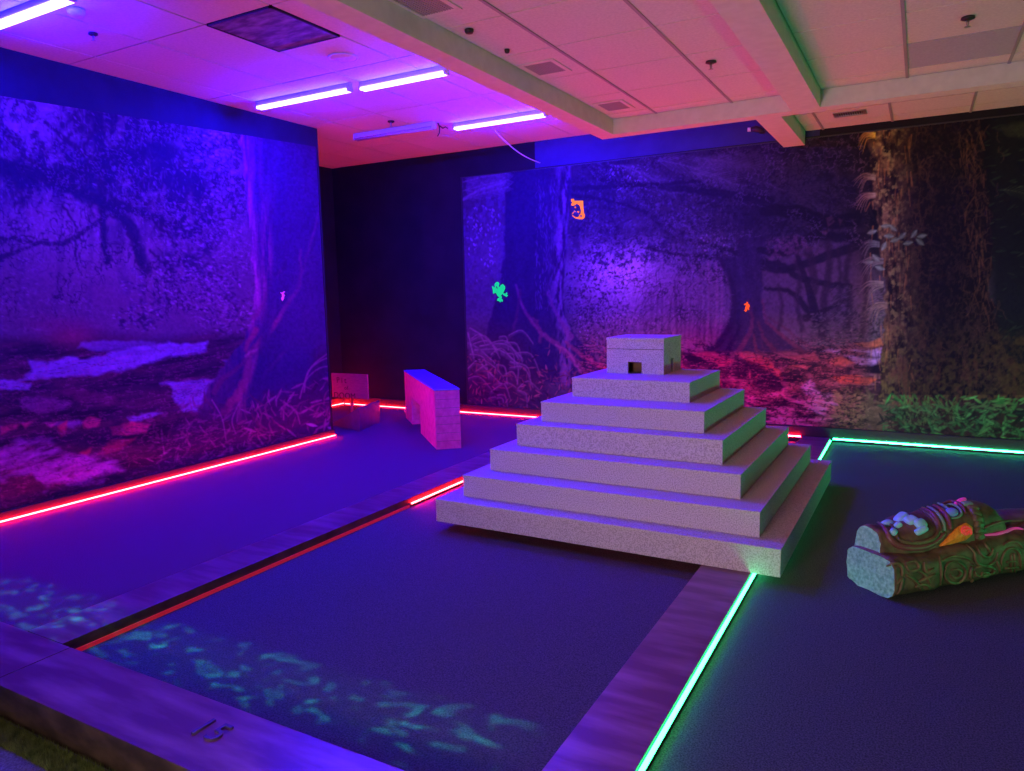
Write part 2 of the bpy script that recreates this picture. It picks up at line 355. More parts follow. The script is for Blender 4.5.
# ---------------------------------------------------------------- sign, ramp block in the alcove
SY = 7.2
s0 = ony(332.0, 376.1, SY); s1 = ony(367.5, 374.5, SY); s2 = ony(368.7, 399.4, SY)
pc = ony(350.3, 399, SY).x
sg = thing('sign_board', 'small weathered sign reading Pit of Doom on a thin post in the alcove', 'sign', (pc, SY, 0.0))
bx('panel', s0.x, s1.x, SY-0.012, SY+0.012, s2.z, s1.z, m=m_sign, parent=sg, bev=0.003)
bx('post', pc-0.018, pc+0.018, SY+0.013, SY+0.045, 0.001, s1.z-0.06, m=m_sign, parent=sg, bev=0.003)
def wall_text(txt, px, py, size, gap=0.012):
    p = ony(px, py, SY-0.013); x = p.x
    for ch in txt:
        bm = text_bm(ch, size, 0.002)
        x0_ = min(v.co.x for v in bm.verts); x1_ = max(v.co.x for v in bm.verts)
        bmesh.ops.transform(bm, matrix=Matrix.Translation((x-x0_, SY-0.013, p.z)) @ Matrix.Rotation(R(90), 4, 'X'), verts=bm.verts)
        obj('letter', bm, m_signink, sg); x += x1_-x0_+gap
wall_text('Pit', 337, 382.6, 0.105, 0.035); wall_text('of', 344.5, 389.6, 0.075, 0.012); wall_text('DOOM', 334.5, 398.0, 0.115, 0.014)

g0 = onz(360, 431.5, 0); g1 = onz(380.5, 422, 0); g2 = onz(339, 427, 0)
eu = (g2-g0); eu.z = 0; Lr = 0.62; eu = eu.normalized(); ev = Vector((g1.x-g0.x, g1.y-g0.y, 0)).normalized(); Wr = (g1-g0).length
bm = bmesh.new(); hr = 0.262
prof = [(0, 0.001), (0, hr), (0.03, hr)]+[(0.03+0.56*math.sin(t*R(90)/8), 0.03+(hr-0.03)*(1-math.sin(t*R(90)/8))**1.15) for t in range(1, 9)]+[(Lr, 0.02), (Lr, 0.001)]
prism(bm, prof, Wr, lambda u, v, w: g0+eu*u+Vector((0, 0, v))+ev*w)
rp = obj('curved_ramp', bm, m_ramp); tag(rp, 'low dark block with a concave curved slope, on the lane in front of the sign', 'ramp')

# ---------------------------------------------------------------- ceiling fittings
def grille(c, w, d, z, label, slots=False):
    t = thing('ceiling_vent', label, 'ceiling vent', (c.x, c.y, z), 0, 'ceiling air vents')
    bm = bmesh.new(); W2, D2 = w/2+0.03, d/2+0.03
    for a in ((-W2, W2, -D2, -d/2), (-W2, W2, d/2, D2), (-W2, -w/2, -d/2, d/2), (w/2, W2, -d/2, d/2)):
        box(bm, c.x+a[0], c.x+a[1], c.y+a[2], c.y+a[3], z-0.008, z-0.0015)
    obj('frame', bm, m_beam if not slots else m_metal, t)
    bm = bmesh.new(); box(bm, c.x-w/2, c.x+w/2, c.y-d/2, c.y+d/2, z-0.003, z-0.0016)
    obj('backing', bm, m_grid if not slots else m_dark, t)
    bm = bmesh.new(); n = 12 if not slots else 11
    for k in range(n):
        x = c.x-w/2+w*(k+0.5)/n; box(bm, x-0.004, x+0.004, c.y-d/2, c.y+d/2, z-0.007, z-0.003)
    if not slots:
        for k in range(14): y = c.y-d/2+d*(k+0.5)/14; box(bm, c.x-w/2, c.x+w/2, y-0.003, y+0.003, z-0.0065, z-0.003)
    o = obj('grille', bm, m_grid if not slots else m_metal, t)
    return t
grille(onz(424, 3, LZ), 0.20, 0.26, LZ, 'square mesh ceiling vent cut by the top edge, beside the beam')
grille(onz(545, 67.5, LZ), 0.20, 0.24, LZ, 'square mesh ceiling vent, middle of three along the beam')
grille(onz(614, 105.5, LZ), 0.19, 0.25, LZ, 'square mesh ceiling vent, farthest of three, at the beam corner')
grille(onz(850, 113, LZ), 0.20, 0.13, LZ, 'small slotted ceiling vent above the back mural', slots=True)
def sprinkler(x, y, z, label, s=1.0):
    p = onz(x, y, z)
    t = thing('sprinkler_head', label, 'sprinkler', (p.x, p.y, z), 0, 'ceiling sprinkler heads')
    bm = bmesh.new(); lathe(bm, (p.x, p.y, z-0.0065), [(0.034*s, 0.0065), (0.034*s, 0), (0.036*s, -0.004), (0.022*s, -0.010), (0.012*s, -0.011)]); obj('escutcheon', bm, m_dark, t)
    bm = bmesh.new(); lathe(bm, (p.x, p.y, z-0.017), [(0.008*s, 0), (0.008*s, -0.022*s), (0.004*s, -0.030*s), (0.016*s, -0.034*s), (0.016*s, -0.037*s)], 12); obj('nozzle', bm, m_metal, t)
sprinkler(711, 61, LZ, 'sprinkler head in the middle ceiling bay')
sprinkler(968, 17, LZ, 'sprinkler head in the right ceiling bay')
sprinkler(391, 121, CZ, 'sprinkler head beside the unlit batten')
sprinkler(93, 33, CZ, 'sprinkler head near the top left batten', 0.8)
def disc(name, x, y, z, r, label, cat, m, h=0.02):
    p = onz(x, y, z); bm = bmesh.new(); lathe(bm, (p.x, p.y, z-0.003), [(r, 0), (r, -h*0.5), (r*0.8, -h), (r*0.3, -h*1.15)], 24)
    o = obj(name, bm, m); return tag(o, label, cat)
disc('smoke_detector', 469, 29, LZ, 0.026, 'small round dark detector in the middle ceiling bay near the beam', 'smoke detector', m_dark)
disc('ceiling_sensor', 507, 49, LZ, 0.016, 'tiny round sensor just beyond the round detector', 'sensor', m_dark)
disc('smoke_detector', 76, 9, CZ, 0.05, 'round detector beside the end of the top left batten', 'smoke detector', m_white, 0.035)
p = onz(343, 57, CZ)
t = thing('ceiling_speaker', 'round flush ceiling speaker beyond the dark square panel', 'speaker', (p.x, p.y, CZ))
bm = bmesh.new(); lathe(bm, (p.x, p.y, CZ-0.003), [(0.11, 0), (0.108, -0.006), (0.098, -0.008), (0.095, -0.004)], 36); obj('rim', bm, m_white, t)
bm = bmesh.new(); lathe(bm, (p.x, p.y, CZ-0.004), [(0.094, 0), (0.090, -0.003), (0.02, -0.006)], 36); obj('cover', bm, m_tile, t)
# loose cable from the batten to the wall, dangling cord
a = onz(495, 131, 3.17); b = Vector((-3.885, WY-0.012, 2.975)); pts = []
for k in range(13): s = k/12; q = a.lerp(b, s); q.z -= 0.10*math.sin(math.pi*s)*0.5; pts.append(q)
bm = bmesh.new(); tube(bm, pts, 0.006, 8); tag(obj('cable', bm, m_white), 'thin pale cable running from the farthest lit batten to the mural top', 'cable')
p = onz(438, 128, 3.17); bm = bmesh.new()
tube(bm, [p+Vector((0.0, 0, 0.05)), p+Vector((0.02, 0, 0.0)), p+Vector((0.015, 0, -0.05)), p+Vector((-0.01, 0, -0.08))], 0.006)
tube(bm, [p+Vector((0.02, 0, 0.02)), p+Vector((0.06, 0, -0.01)), p+Vector((0.09, 0, 0.0)), p+Vector((0.12, 0, -0.02))], 0.006)
tag(obj('power_cord', bm, m_dark), 'short black power cord hanging between the two farthest battens', 'cord')
p = Vector((-1.36, WY-0.04, 3.02)); t = thing('wall_spotlight', 'small black fitting on the wall beside the short beam', 'light fitting', p)
p0_ = ony(751, 129.5, WY-0.05); p = Vector((p0_.x, WY-0.05, p0_.z))
bm = bmesh.new(); tube(bm, [p+Vector((0.13, 0, -0.03)), p+Vector((0.05, 0, -0.0)), p], [0.02, 0.03, 0.022], 12); obj('housing', bm, m_dark, t)
bm = bmesh.new(); tube(bm, [p, p+Vector((-0.03, -0.01, 0.0))], 0.020, 12); obj('lens', bm, m_white, t)
bm = bmesh.new(); box(bm, p.x+0.08, p.x+0.12, WY-0.055, WY-0.004, p.z-0.045, p.z-0.01); obj('bracket', bm, m_dark, t)
# ---------------------------------------------------------------- fallen totem
m_tiki = noisy(mat('carved_brown', rough=0.55, spec=0.4), 16, (0.085, 0.042, 0.034), (0.20, 0.105, 0.08), bump=0.5, bscale=45, bdist=0.006)
m_tikiraise = noisy(mat('carved_highlight', rough=0.5, spec=0.45), 20, (0.10, 0.065, 0.04), (0.22, 0.15, 0.09), bump=0.4, bscale=60, bdist=0.004)
m_lip = noisy(mat('dark_red_lip', rough=0.4), 20, (0.16, 0.05, 0.06), (0.24, 0.08, 0.09))
m_cement = noisy(mat('green_lit_cement', rough=0.9, spec=0.2), 55, (0.17, 0.38, 0.28), (0.34, 0.62, 0.48), bump=0.7, bscale=60, bdist=0.008)  # cement tinted green for the LED light on the cut end
m_teeth = noisy(mat('tooth_blacklit', rough=0.45), 20, (0.26, 0.60, 0.75), (0.36, 0.75, 0.95))  # white teeth coloured bluish for the blacklight they reflect
m_eye = mat('eye_white', (0.22, 0.35, 0.95), 0.3)
m_cheek = noisy(mat('orange_paint', rough=0.5), 55, (0.50, 0.13, 0.02), (0.85, 0.30, 0.04), bump=0.5, bscale=60, bdist=0.004)
m_cheek.node_tree.nodes['Principled BSDF'].inputs['Emission Color'].default_value = (1.0, 0.22, 0.02, 1); m_cheek.node_tree.nodes['Principled BSDF'].inputs['Emission Strength'].default_value = 0.12
m_spiral = mat('red_fluorescent_paint', (0.9, 0.10, 0.10), 0.45, emit=(1.0, 0.03, 0.06), es=0.2)
m_pinkp = mat('magenta_fluorescent_paint', (0.9, 0.12, 0.5), 0.45, emit=(1.0, 0.03, 0.40), es=0.16)
m_greenp = mat('pale_green_paint', (0.20, 0.34, 0.28), 0.5)
P0 = Vector((-0.058, 3.848, RCZ)); ea = Vector((0.665, 0.747, 0)).normalized(); eb = Vector((-ea.y, ea.x, 0))
TS = 0.966
def T(a, b, z): return P0+ea*(a*TS)+eb*(b*TS)+Vector((0, 0, z*TS+0.001))
def loft(name, secs, mats, parent, endm=1, nrm=0.004, seed=3):
    bm = bmesh.new(); rings = []; r_ = random.Random(seed)
    for sec in secs: rings.append([bm.verts.new(T(*p)+Vector((r_.uniform(-1, 1), r_.uniform(-1, 1), r_.uniform(-.5, 1)))*nrm) for p in sec])
    n = len(rings[0])
    for A_, B_ in zip(rings, rings[1:]):
        for k in range(n): bm.faces.new((A_[k], A_[(k+1) % n], B_[(k+1) % n], B_[k])).smooth = True
    f = bm.faces.new(rings[0]); f.material_index = endm; f = bm.faces.new(rings[-1]); f.material_index = 0
    return bm
def sup(a, b0, b1, z0, z1, ex=3.0, n=32, skew=0.0, dome=False):
    out = []; cb, cz = (b0+b1)/2, (z0+z1)/2
    for k in range(n):
        th = 2*math.pi*k/n; c, s_ = math.cos(th), math.sin(th)
        out.append((a+skew*0, cb+(b1-b0)/2*math.copysign(abs(c)**(2/ex), c), cz+(z1-z0)/2*math.copysign(abs(s_)**(2/ex), s_)))
    return out
tk = thing('fallen_totem', 'carved brown totem statue lying on its back on the charcoal carpet, face up', 'statue', P0, 0)
secs = []
for i in range(45):
    a = i*1.65/44; w1 = 0.006*math.sin(a*19)+0.004*math.sin(a*41)
    secs.append(sup(a, -0.012+w1, 0.300+0.05*min(1, a), 0.0, 0.205+0.035*min(1, a/0.9)+w1, 4.2))
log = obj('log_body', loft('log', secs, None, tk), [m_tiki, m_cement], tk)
mp = [(0.0, .345), (.03, .352), (.07, .345), (.12, .335), (.18, .350), (.24, .372), (.30, .380), (.36, .372), (.42, .385), (.50, .395), (.57, .400), (.64, .408), (.70, .410), (.76, .400), (.80, .385), (.83, .345)]
secs = []
for i in range(43):
    a = 0.005+i*0.83/42; z = float(np.interp(a, [q[0] for q in mp], [q[1] for q in mp]))
    q_ = min(1, a/0.14); secs.append(sup(a+0.02, 0.105-0.045*q_-0.015*math.sin(a*3.2), 0.275+0.04*q_, 0.08, z-0.02, 2.5))
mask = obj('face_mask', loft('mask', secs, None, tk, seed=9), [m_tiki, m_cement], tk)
secs = [sup(a, 0.09+0.02*(a-.84), 0.34, 0.10, 0.262+0.015*math.sin((a-.84)*8), 2.2) for a in [0.82+0.04*i for i in range(22)]]
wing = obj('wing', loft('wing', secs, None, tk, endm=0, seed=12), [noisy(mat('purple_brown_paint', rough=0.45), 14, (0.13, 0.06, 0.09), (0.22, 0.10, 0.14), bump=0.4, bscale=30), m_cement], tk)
def tree_of(*os_):
    vs, fs = [], []
    for o in os_:
        b0 = len(vs); vs += [v.co.copy() for v in o.data.vertices]; fs += [[b0+i for i in p_.vertices] for p_ in o.data.polygons]
    # meshes were written in world space with the parent inverse applied
    return BVHTree.FromPolygons(vs, fs)
for o in (log, mask, wing): o.matrix_parent_inverse = tk.matrix_world.inverted()
bvh = tree_of(log, mask, wing)
def hit(x, y):
    h = bvh.ray_cast(Vector((0, 0, EYE)), ray(x, y).normalized())
    return (h[0], h[1]) if h[0] is not None else (None, None)
def onbody(pts, lift=0.0, n=5):
    out = []
    for a_, b_ in zip(pts, pts[1:]):
        for k in range(n):
            s_ = k/n; h, nn = hit(a_[0]+(b_[0]-a_[0])*s_, a_[1]+(b_[1]-a_[1])*s_)
            if h is not None: out.append(h+nn*lift)
    h, nn = hit(*pts[-1])
    if h is not None: out.append(h+nn*lift)
    if len(out) > 4:
        q = out[:]
        for i in range(1, len(out)-1): q[i] = (out[i-1]+out[i]*2+out[i+1])/4
        out = q
    return out
def rib(name, pts, r, m_, parent=tk, lift=0.0, taper=True, curve=True):
    if curve and len(pts) > 2:
        Q = []
        for i in range(len(pts)-1):
            p_ = [np.array(pts[max(0, min(len(pts)-1, i+j))], float) for j in (-1, 0, 1, 2)]
            for k in range(4):
                t_ = k/4; Q.append(tuple(.5*((2*p_[1])+(-p_[0]+p_[2])*t_+(2*p_[0]-5*p_[1]+4*p_[2]-p_[3])*t_*t_+(-p_[0]+3*p_[1]-3*p_[2]+p_[3])*t_**3)))
        Q.append(tuple(pts[-1])); q = onbody(Q, lift, 1)
    else: q = onbody(pts, lift)
    if len(q) < 2: return None
    n = len(q); rr = [r*(0.45+0.55*math.sin(math.pi*min(1, max(0, (i+.6)/(n+.2))))) if taper else r for i in range(n)]
    bm = bmesh.new(); tube(bm, q, rr, 10); return obj(name, bm, m_, parent)
def pad(name, x, y, rx, ry, ang, th, m_, parent=tk, ex=2.0, lift=0.0):
    """rounded boss whose outline is an ellipse in the surface's own plane, sizes in metres"""
    h, nn = hit(x, y)
    if h is None: return None
    t1 = (ea-nn*ea.dot(nn)).normalized(); t2 = nn.cross(t1); c, s_ = math.cos(ang), math.sin(ang); u_, v_ = t1*c+t2*s_, -t1*s_+t2*c
    bm = bmesh.new(); bmesh.ops.create_uvsphere(bm, u_segments=20, v_segments=12, radius=1)
    for v in bm.verts:
        p_ = v.co; v.co = h+nn*lift+u_*(math.copysign(abs(p_.x)**(2/ex), p_.x)*rx)+v_*(math.copysign(abs(p_.y)**(2/ex), p_.y)*ry)+nn*(p_.z*th)
    for f in bm.faces: f.smooth = True
    return obj(name, bm, m_, parent)
# mouth : lip ridge, teeth
rib('lip', [(874, 521), (884, 528), (890, 540), (903, 547), (922, 547), (936, 541), (944, 533)], .017, m_lip, lift=.004)
rib('lip', [(881, 519), (893, 528), (898, 540), (912, 543), (930, 540), (938, 530), (932, 518), (920, 510), (908, 509)], .011, m_tikiraise, lift=.006)
for x, y, rx, ry, an in ((887, 524, .038, .022, .2), (893, 532.5, .026, .019, .5), (901, 518, .040, .028, 0), (911, 520.5, .034, .030, 0), (920, 524, .034, .027, .1), (921, 530.5, .038, .018, .2), (898, 526, .022, .016, 0)):
    pad('tooth', x, y, rx, ry, an, .017, m_teeth, ex=3.2, lift=.003)
# nose ridges and brow
rib('nose_ridge', [(920, 508), (932, 514), (938, 525), (940, 534)], .014, m_lip, lift=.006)
rib('nose_ridge', [(926, 507), (935, 512), (942, 522), (944, 531)], .011, m_greenp, lift=.006)
rib('nose_ridge', [(932, 505), (942, 511), (948, 520), (950, 530)], .013, m_lip, lift=.006)
rib('nose_ridge', [(938, 504), (946, 508), (952, 515)], .009, m_greenp, lift=.005)
ey = pad('eye', 951, 513, .040, .028, .1, .018, m_eye, lift=.004)
rib('eyelid', [(944, 508), (950, 505), (958, 508), (961, 514), (957, 518), (948, 519)], .007, m_greenp, lift=.006)
rib('brow', [(942, 505), (952, 502), (962, 507), (965, 514)], .010, m_lip, lift=.006)
pad('forehead_jewel', 960, 502.5, .050, .018, .15, .014, m_pinkp, lift=.004)
# cheek : orange triangle with a red spiral
cpts = [(939, 546), (948, 536), (957, 527), (965, 523), (971, 527), (971, 534), (964, 540), (952, 543)]
bm = bmesh.new(); cx_, cy_ = 960, 534; hc, nc = hit(cx_, cy_)
top = bm.verts.new(hc+nc*.012); ring = []; low = []
for i in range(len(cpts)):
    for k in range(3):
        q0, q1 = cpts[i], cpts[(i+1) % len(cpts)]; h_, n_ = hit(q0[0]+(q1[0]-q0[0])*k/3, q0[1]+(q1[1]-q0[1])*k/3)
        if h_ is not None: ring.append(bm.verts.new(h_+n_*.009)); low.append(bm.verts.new(h_-n_*.010))
for i in range(len(ring)):
    j = (i+1) % len(ring); bm.faces.new((top, ring[i], ring[j])).smooth = True; bm.faces.new((ring[i], low[i], low[j], ring[j]))
ck = obj('cheek', bm, m_cheek, tk)
sp = [(964+(0.6+5.2*t_/22)*math.cos(t_*.6), 531+(0.5+4.3*t_/22)*math.sin(t_*.6)) for t_ in range(23)]
rib('spiral', sp, .0055, m_spiral, ck, lift=.012, taper=False, curve=False)
# head band
for k, (x, y) in enumerate(((967, 505), (972, 508), (975, 513), (977, 519), (978.5, 525), (979, 531), (979, 537))):
    pad('band_tile', x, y, .020, .030, 1.2, .016, m_greenp if k == 0 else m_tikiraise, ex=5, lift=.002)
rib('wing_cord', [(983, 535), (996, 535), (1008, 531), (1016, 529), (1023, 530)], .009, m_pinkp, lift=.004)
rib('wing_fold', [(983, 528), (996, 523), (1010, 521), (1023, 521)], .008, m_lip, lift=.004)
# relief on the long side: glyphs, scrolls, crosses
G = [[(887, 566), (896, 563), (902, 568), (902, 576)], [(897, 584), (902, 578), (900, 590), (896, 594)], [(905, 563), (915, 561), (919, 568), (910, 571), (906, 565)], [(916, 570), (924, 574), (930, 583)], [(918, 582), (926, 578), (936, 574)],
     [(915, 587), (924, 584), (934, 592)], [(906, 575), (914, 580), (922, 590)], [(939, 556), (941, 570), (940, 588)], [(924, 562), (926, 572), (934, 568)],
     [(945, 568), (950, 562), (960, 563), (966, 572), (960, 582), (949, 582), (944, 574), (947, 567)], [(951, 570), (958, 569), (961, 574), (955, 578), (950, 574)], [(944, 590), (955, 588), (966, 586), (972, 580)],
     [(940, 562), (952, 556), (966, 558), (975, 564)], [(966, 545), (974, 552), (976, 562), (984, 566), (994, 562), (998, 552)], [(976, 545), (982, 556), (990, 556), (993, 548)], [(984, 543), (990, 552)],
     [(974, 568), (984, 566), (994, 569), (996, 577), (988, 583), (978, 580), (975, 571)], [(981, 573), (988, 573), (989, 578), (983, 578), (981, 574)], [(972, 566), (970, 576), (976, 586)], [(996, 560), (1000, 570), (998, 580)],
     [(1003, 577), (1001, 563), (1005, 551), (1013, 548), (1019, 553), (1021, 565), (1019, 577)], [(1006, 562), (1012, 561), (1017, 562)], [(1011, 554), (1011, 566), (1012, 573)], [(1014, 553), (1015, 572)], [(1005, 568), (1018, 567)], [(1003, 545), (1014, 541), (1023, 548)]]
for g in G: rib('carving', g, .0085, m_tikiraise, lift=.002)

# ---------------------------------------------------------------- printed murals
# The print is drawn on a raster laid over the wall and carried by the vertices of a fine flat mesh.
class Paint:
    def __init__(s, x0, x1, y0, y1, k, col):
        s.x0, s.y0, s.k = x0, y0, k
        s.W, s.H = int((x1-x0)*k), int((y1-y0)*k)
        s.a = np.zeros((s.H, s.W, 3)); s.a[:] = col
        s.X, s.Y = np.meshgrid(x0+(np.arange(s.W)+.5)/k, y0+(np.arange(s.H)+.5)/k)
    def noise(s, fx, fy, seed, octv=4, ang=0.0, q=None):
        XX, YY = (s.X, s.Y) if q is None else (s.X[q[2]:q[3], q[0]:q[1]], s.Y[q[2]:q[3], q[0]:q[1]])
        r = np.random.default_rng(seed); out = np.zeros(XX.shape); amp = 1; tot = 0
        c, sn = math.cos(ang), math.sin(ang); X = XX*c+YY*sn; Y = -XX*sn+YY*c
        for o in range(octv):
            g = r.random((256, 256)); gx = X/fx*2**o+37.3*o; gy = Y/fy*2**o+11.7*o
            ix = np.floor(gx).astype(int); iy = np.floor(gy).astype(int); tx = gx-ix; ty = gy-iy
            tx = tx*tx*(3-2*tx); ty = ty*ty*(3-2*ty)
            a = g[iy % 256, ix % 256]; b = g[iy % 256, (ix+1) % 256]; c_ = g[(iy+1) % 256, ix % 256]; d = g[(iy+1) % 256, (ix+1) % 256]
            out += amp*((a*(1-tx)+b*tx)*(1-ty)+(c_*(1-tx)+d*tx)*ty); tot += amp; amp *= .55
        return out/tot
    def mix(s, m, col, al=1.0):
        m = np.clip(m, 0, 1)[..., None]*al; s.a = s.a*(1-m)+np.array(col)*m
    def mul(s, f, m=None):
        if m is None: s.a *= f[..., None]
        else: s.a *= (1-np.clip(m, 0, 1)*(1-f))[..., None]
    def glow(s, x, y, rx, ry, col, al=1.0, p=2):
        d = ((s.X-x)/rx)**2+((s.Y-y)/ry)**2; s.mix(np.exp(-d**(p/2)), col, al)
    def polym(s, pts, soft=1.0, jit=0.0, seed=0):
        xs = [p[0] for p in pts]; ys = [p[1] for p in pts]; mg = soft+jit+3; full = np.zeros(s.X.shape)
        q = s.win(min(xs)-mg, max(xs)+mg, min(ys)-mg, max(ys)+mg)
        if not q: return full
        i0, i1, j0, j1 = q; X = s.X[j0:j1, i0:i1]; Y = s.Y[j0:j1, i0:i1]
        if jit:
            X = X+(s.noise(14, 9, seed, 3, 0, q)-.5)*jit*2; Y = Y+(s.noise(14, 9, seed+5, 3, 0, q)-.5)*jit*2
        n = len(pts); ins = np.zeros(X.shape, bool); dist = np.full(X.shape, 1e9)
        for i in range(n):
            xa, ya = pts[i]; xb, yb = pts[(i+1) % n]
            if ya != yb:
                c = ((ya > Y) != (yb > Y)) & (X < (xb-xa)*(Y-ya)/(yb-ya)+xa); ins ^= c
            dx, dy = xb-xa, yb-ya; t = np.clip(((X-xa)*dx+(Y-ya)*dy)/(dx*dx+dy*dy+1e-9), 0, 1)
            dist = np.minimum(dist, np.hypot(X-xa-t*dx, Y-ya-t*dy))
        full[j0:j1, i0:i1] = np.clip(.5+np.where(ins, dist, -dist)/(2*soft), 0, 1); return full
    def ridge(s, fx, fy, seed, octv=4, ang=0.0): return 1-np.abs(s.noise(fx, fy, seed, octv, ang)*2-1)
    def poly(s, pts, col, al=1.0, soft=1.0, jit=0.0, seed=0):
        s.mix(s.polym(pts, soft, jit, seed), col, al)
    def win(s, xa, xb, ya, yb):
        i0 = max(0, int((xa-s.x0)*s.k)); i1 = min(s.W, int((xb-s.x0)*s.k)+2); j0 = max(0, int((ya-s.y0)*s.k)); j1 = min(s.H, int((yb-s.y0)*s.k)+2)
        return (i0, i1, j0, j1) if i1 > i0 and j1 > j0 else None
    def line(s, pts, w, col, al=1.0, soft=.6, w2=None, jag=0.0):
        """tapering stroke through pts"""
        P = [np.array(p, float) for p in pts]
        if len(P) > 2:
            Q = []
            for i in range(len(P)-1):
                a, b, c, d = (P[max(0, min(len(P)-1, i+j))] for j in (-1, 0, 1, 2))
                for t in ((0, .5) if len(P) > 6 else (0, .25, .5, .75)): Q.append(.5*(2*b+(c-a)*t+(2*a-5*b+4*c-d)*t*t+(3*b-a-3*c+d)*t**3))
            P = Q+[P[-1]]
        if jag:
            Q = [P[0]]
            for a, b in zip(P, P[1:]):
                n = max(2, int(np.hypot(*(b-a))/6))
                for i in range(1, n+1): Q.append(a+(b-a)*i/n+rng.normal(0, jag, 2)*(i < n))
            P = Q
        L = len(P)-1; w2 = w if w2 is None else w2
        A = np.array(P); q = s.win(A[:, 0].min()-w-2, A[:, 0].max()+w+2, A[:, 1].min()-w-2, A[:, 1].max()+w+2)
        if not q: return
        i0, i1, j0, j1 = q; X = s.X[j0:j1, i0:i1]; Y = s.Y[j0:j1, i0:i1]; best = np.zeros(X.shape)
        for i in range(L):
            (xa, ya), (xb, yb) = P[i], P[i+1]; dx, dy = xb-xa, yb-ya
            t = np.clip(((X-xa)*dx+(Y-ya)*dy)/(dx*dx+dy*dy+1e-9), 0, 1); d = np.hypot(X-xa-t*dx, Y-ya-t*dy)
            ww = (w+(w2-w)*(i+t)/L)/2; best = np.maximum(best, np.clip(.5+(ww-d)/(2*soft), 0, 1))
        m = best[..., None]*al; s.a[j0:j1, i0:i1] = s.a[j0:j1, i0:i1]*(1-m)+np.array(col)*m
    def leaf(s, x, y, l, w, ang, col, al=1.0, rib=False):
        q = s.win(x-l, x+l, y-l, y+l)
        if not q: return
        i0, i1, j0, j1 = q; X = s.X[j0:j1, i0:i1]-x; Y = s.Y[j0:j1, i0:i1]-y; c, sn = math.cos(ang), math.sin(ang)
        u = (X*c+Y*sn)/l; v = (-X*sn+Y*c)/w
        m = np.clip((1-u*u*4-np.abs(v)*2)*2.2, 0, 1)*al
        cc = np.array(col)[None, None]*(1+.35*np.clip(v, -1, 1)[..., None])
        if rib: cc = cc*np.where(np.abs(v) < .12, 1.35, 1)[..., None]
        s.a[j0:j1, i0:i1] = s.a[j0:j1, i0:i1]*(1-m[..., None])+cc*m[..., None]
    def leaves(s, n, box_, l, w, ang, cols, al=.8, pm=None, rib=False):
        """n scattered leaves in a box, kept where pm(x, y) says so"""
        x0, x1, y0, y1 = box_
        for _ in range(n):
            x, y = rng.uniform(x0, x1), rng.uniform(y0, y1)
            if pm is not None and rng.random() > pm(x, y): continue
            k = rng.uniform(.55, 1.3); c = np.array(cols[rng.integers(len(cols))])*rng.uniform(.65, 1.25)
            s.leaf(x, y, l*k, w*k, rng.normal(*ang) if isinstance(ang, tuple) else rng.uniform(0, math.pi), c, al*rng.uniform(.5, 1), rib)
    def frond(s, x, y, L, ang, n, col, al=.8, droop=.6, w=1.1, bend=0.25):
        """fern: curved stem with leaflets drooping from it"""
        px_, py_ = x, y; a = ang
        for i in range(n):
            st = L/n; nx, ny = px_+math.cos(a)*st, py_+math.sin(a)*st; a += bend/n*3
            for sd in (-1, 1):
                la = a+sd*droop; ll = L*.34*(1-abs(i/n-.35)); s.line([(nx, ny), (nx+math.cos(la)*ll, ny+math.sin(la)*ll)], w, np.array(col)*rng.uniform(.7, 1.2), al, .5, w*.3)
            s.line([(px_, py_), (nx, ny)], w*.8, col, al, .5); px_, py_ = nx, ny
    def sample(s, x, y):
        gx = np.clip((x-s.x0)*s.k-.5, 0, s.W-1.001); gy = np.clip((y-s.y0)*s.k-.5, 0, s.H-1.001)
        ix, iy = gx.astype(int), gy.astype(int); tx, ty = (gx-ix)[:, None], (gy-iy)[:, None]
        return (s.a[iy, ix]*(1-tx)+s.a[iy, ix+1]*tx)*(1-ty)+(s.a[iy+1, ix]*(1-tx)+s.a[iy+1, ix+1]*tx)*ty

def ell(cx, cy, rx, ry): return lambda x, y: max(0, 1-((x-cx)/rx)**2-((y-cy)/ry)**2)**.5 if ((x-cx)/rx)**2+((y-cy)/ry)**2 < 1 else 0

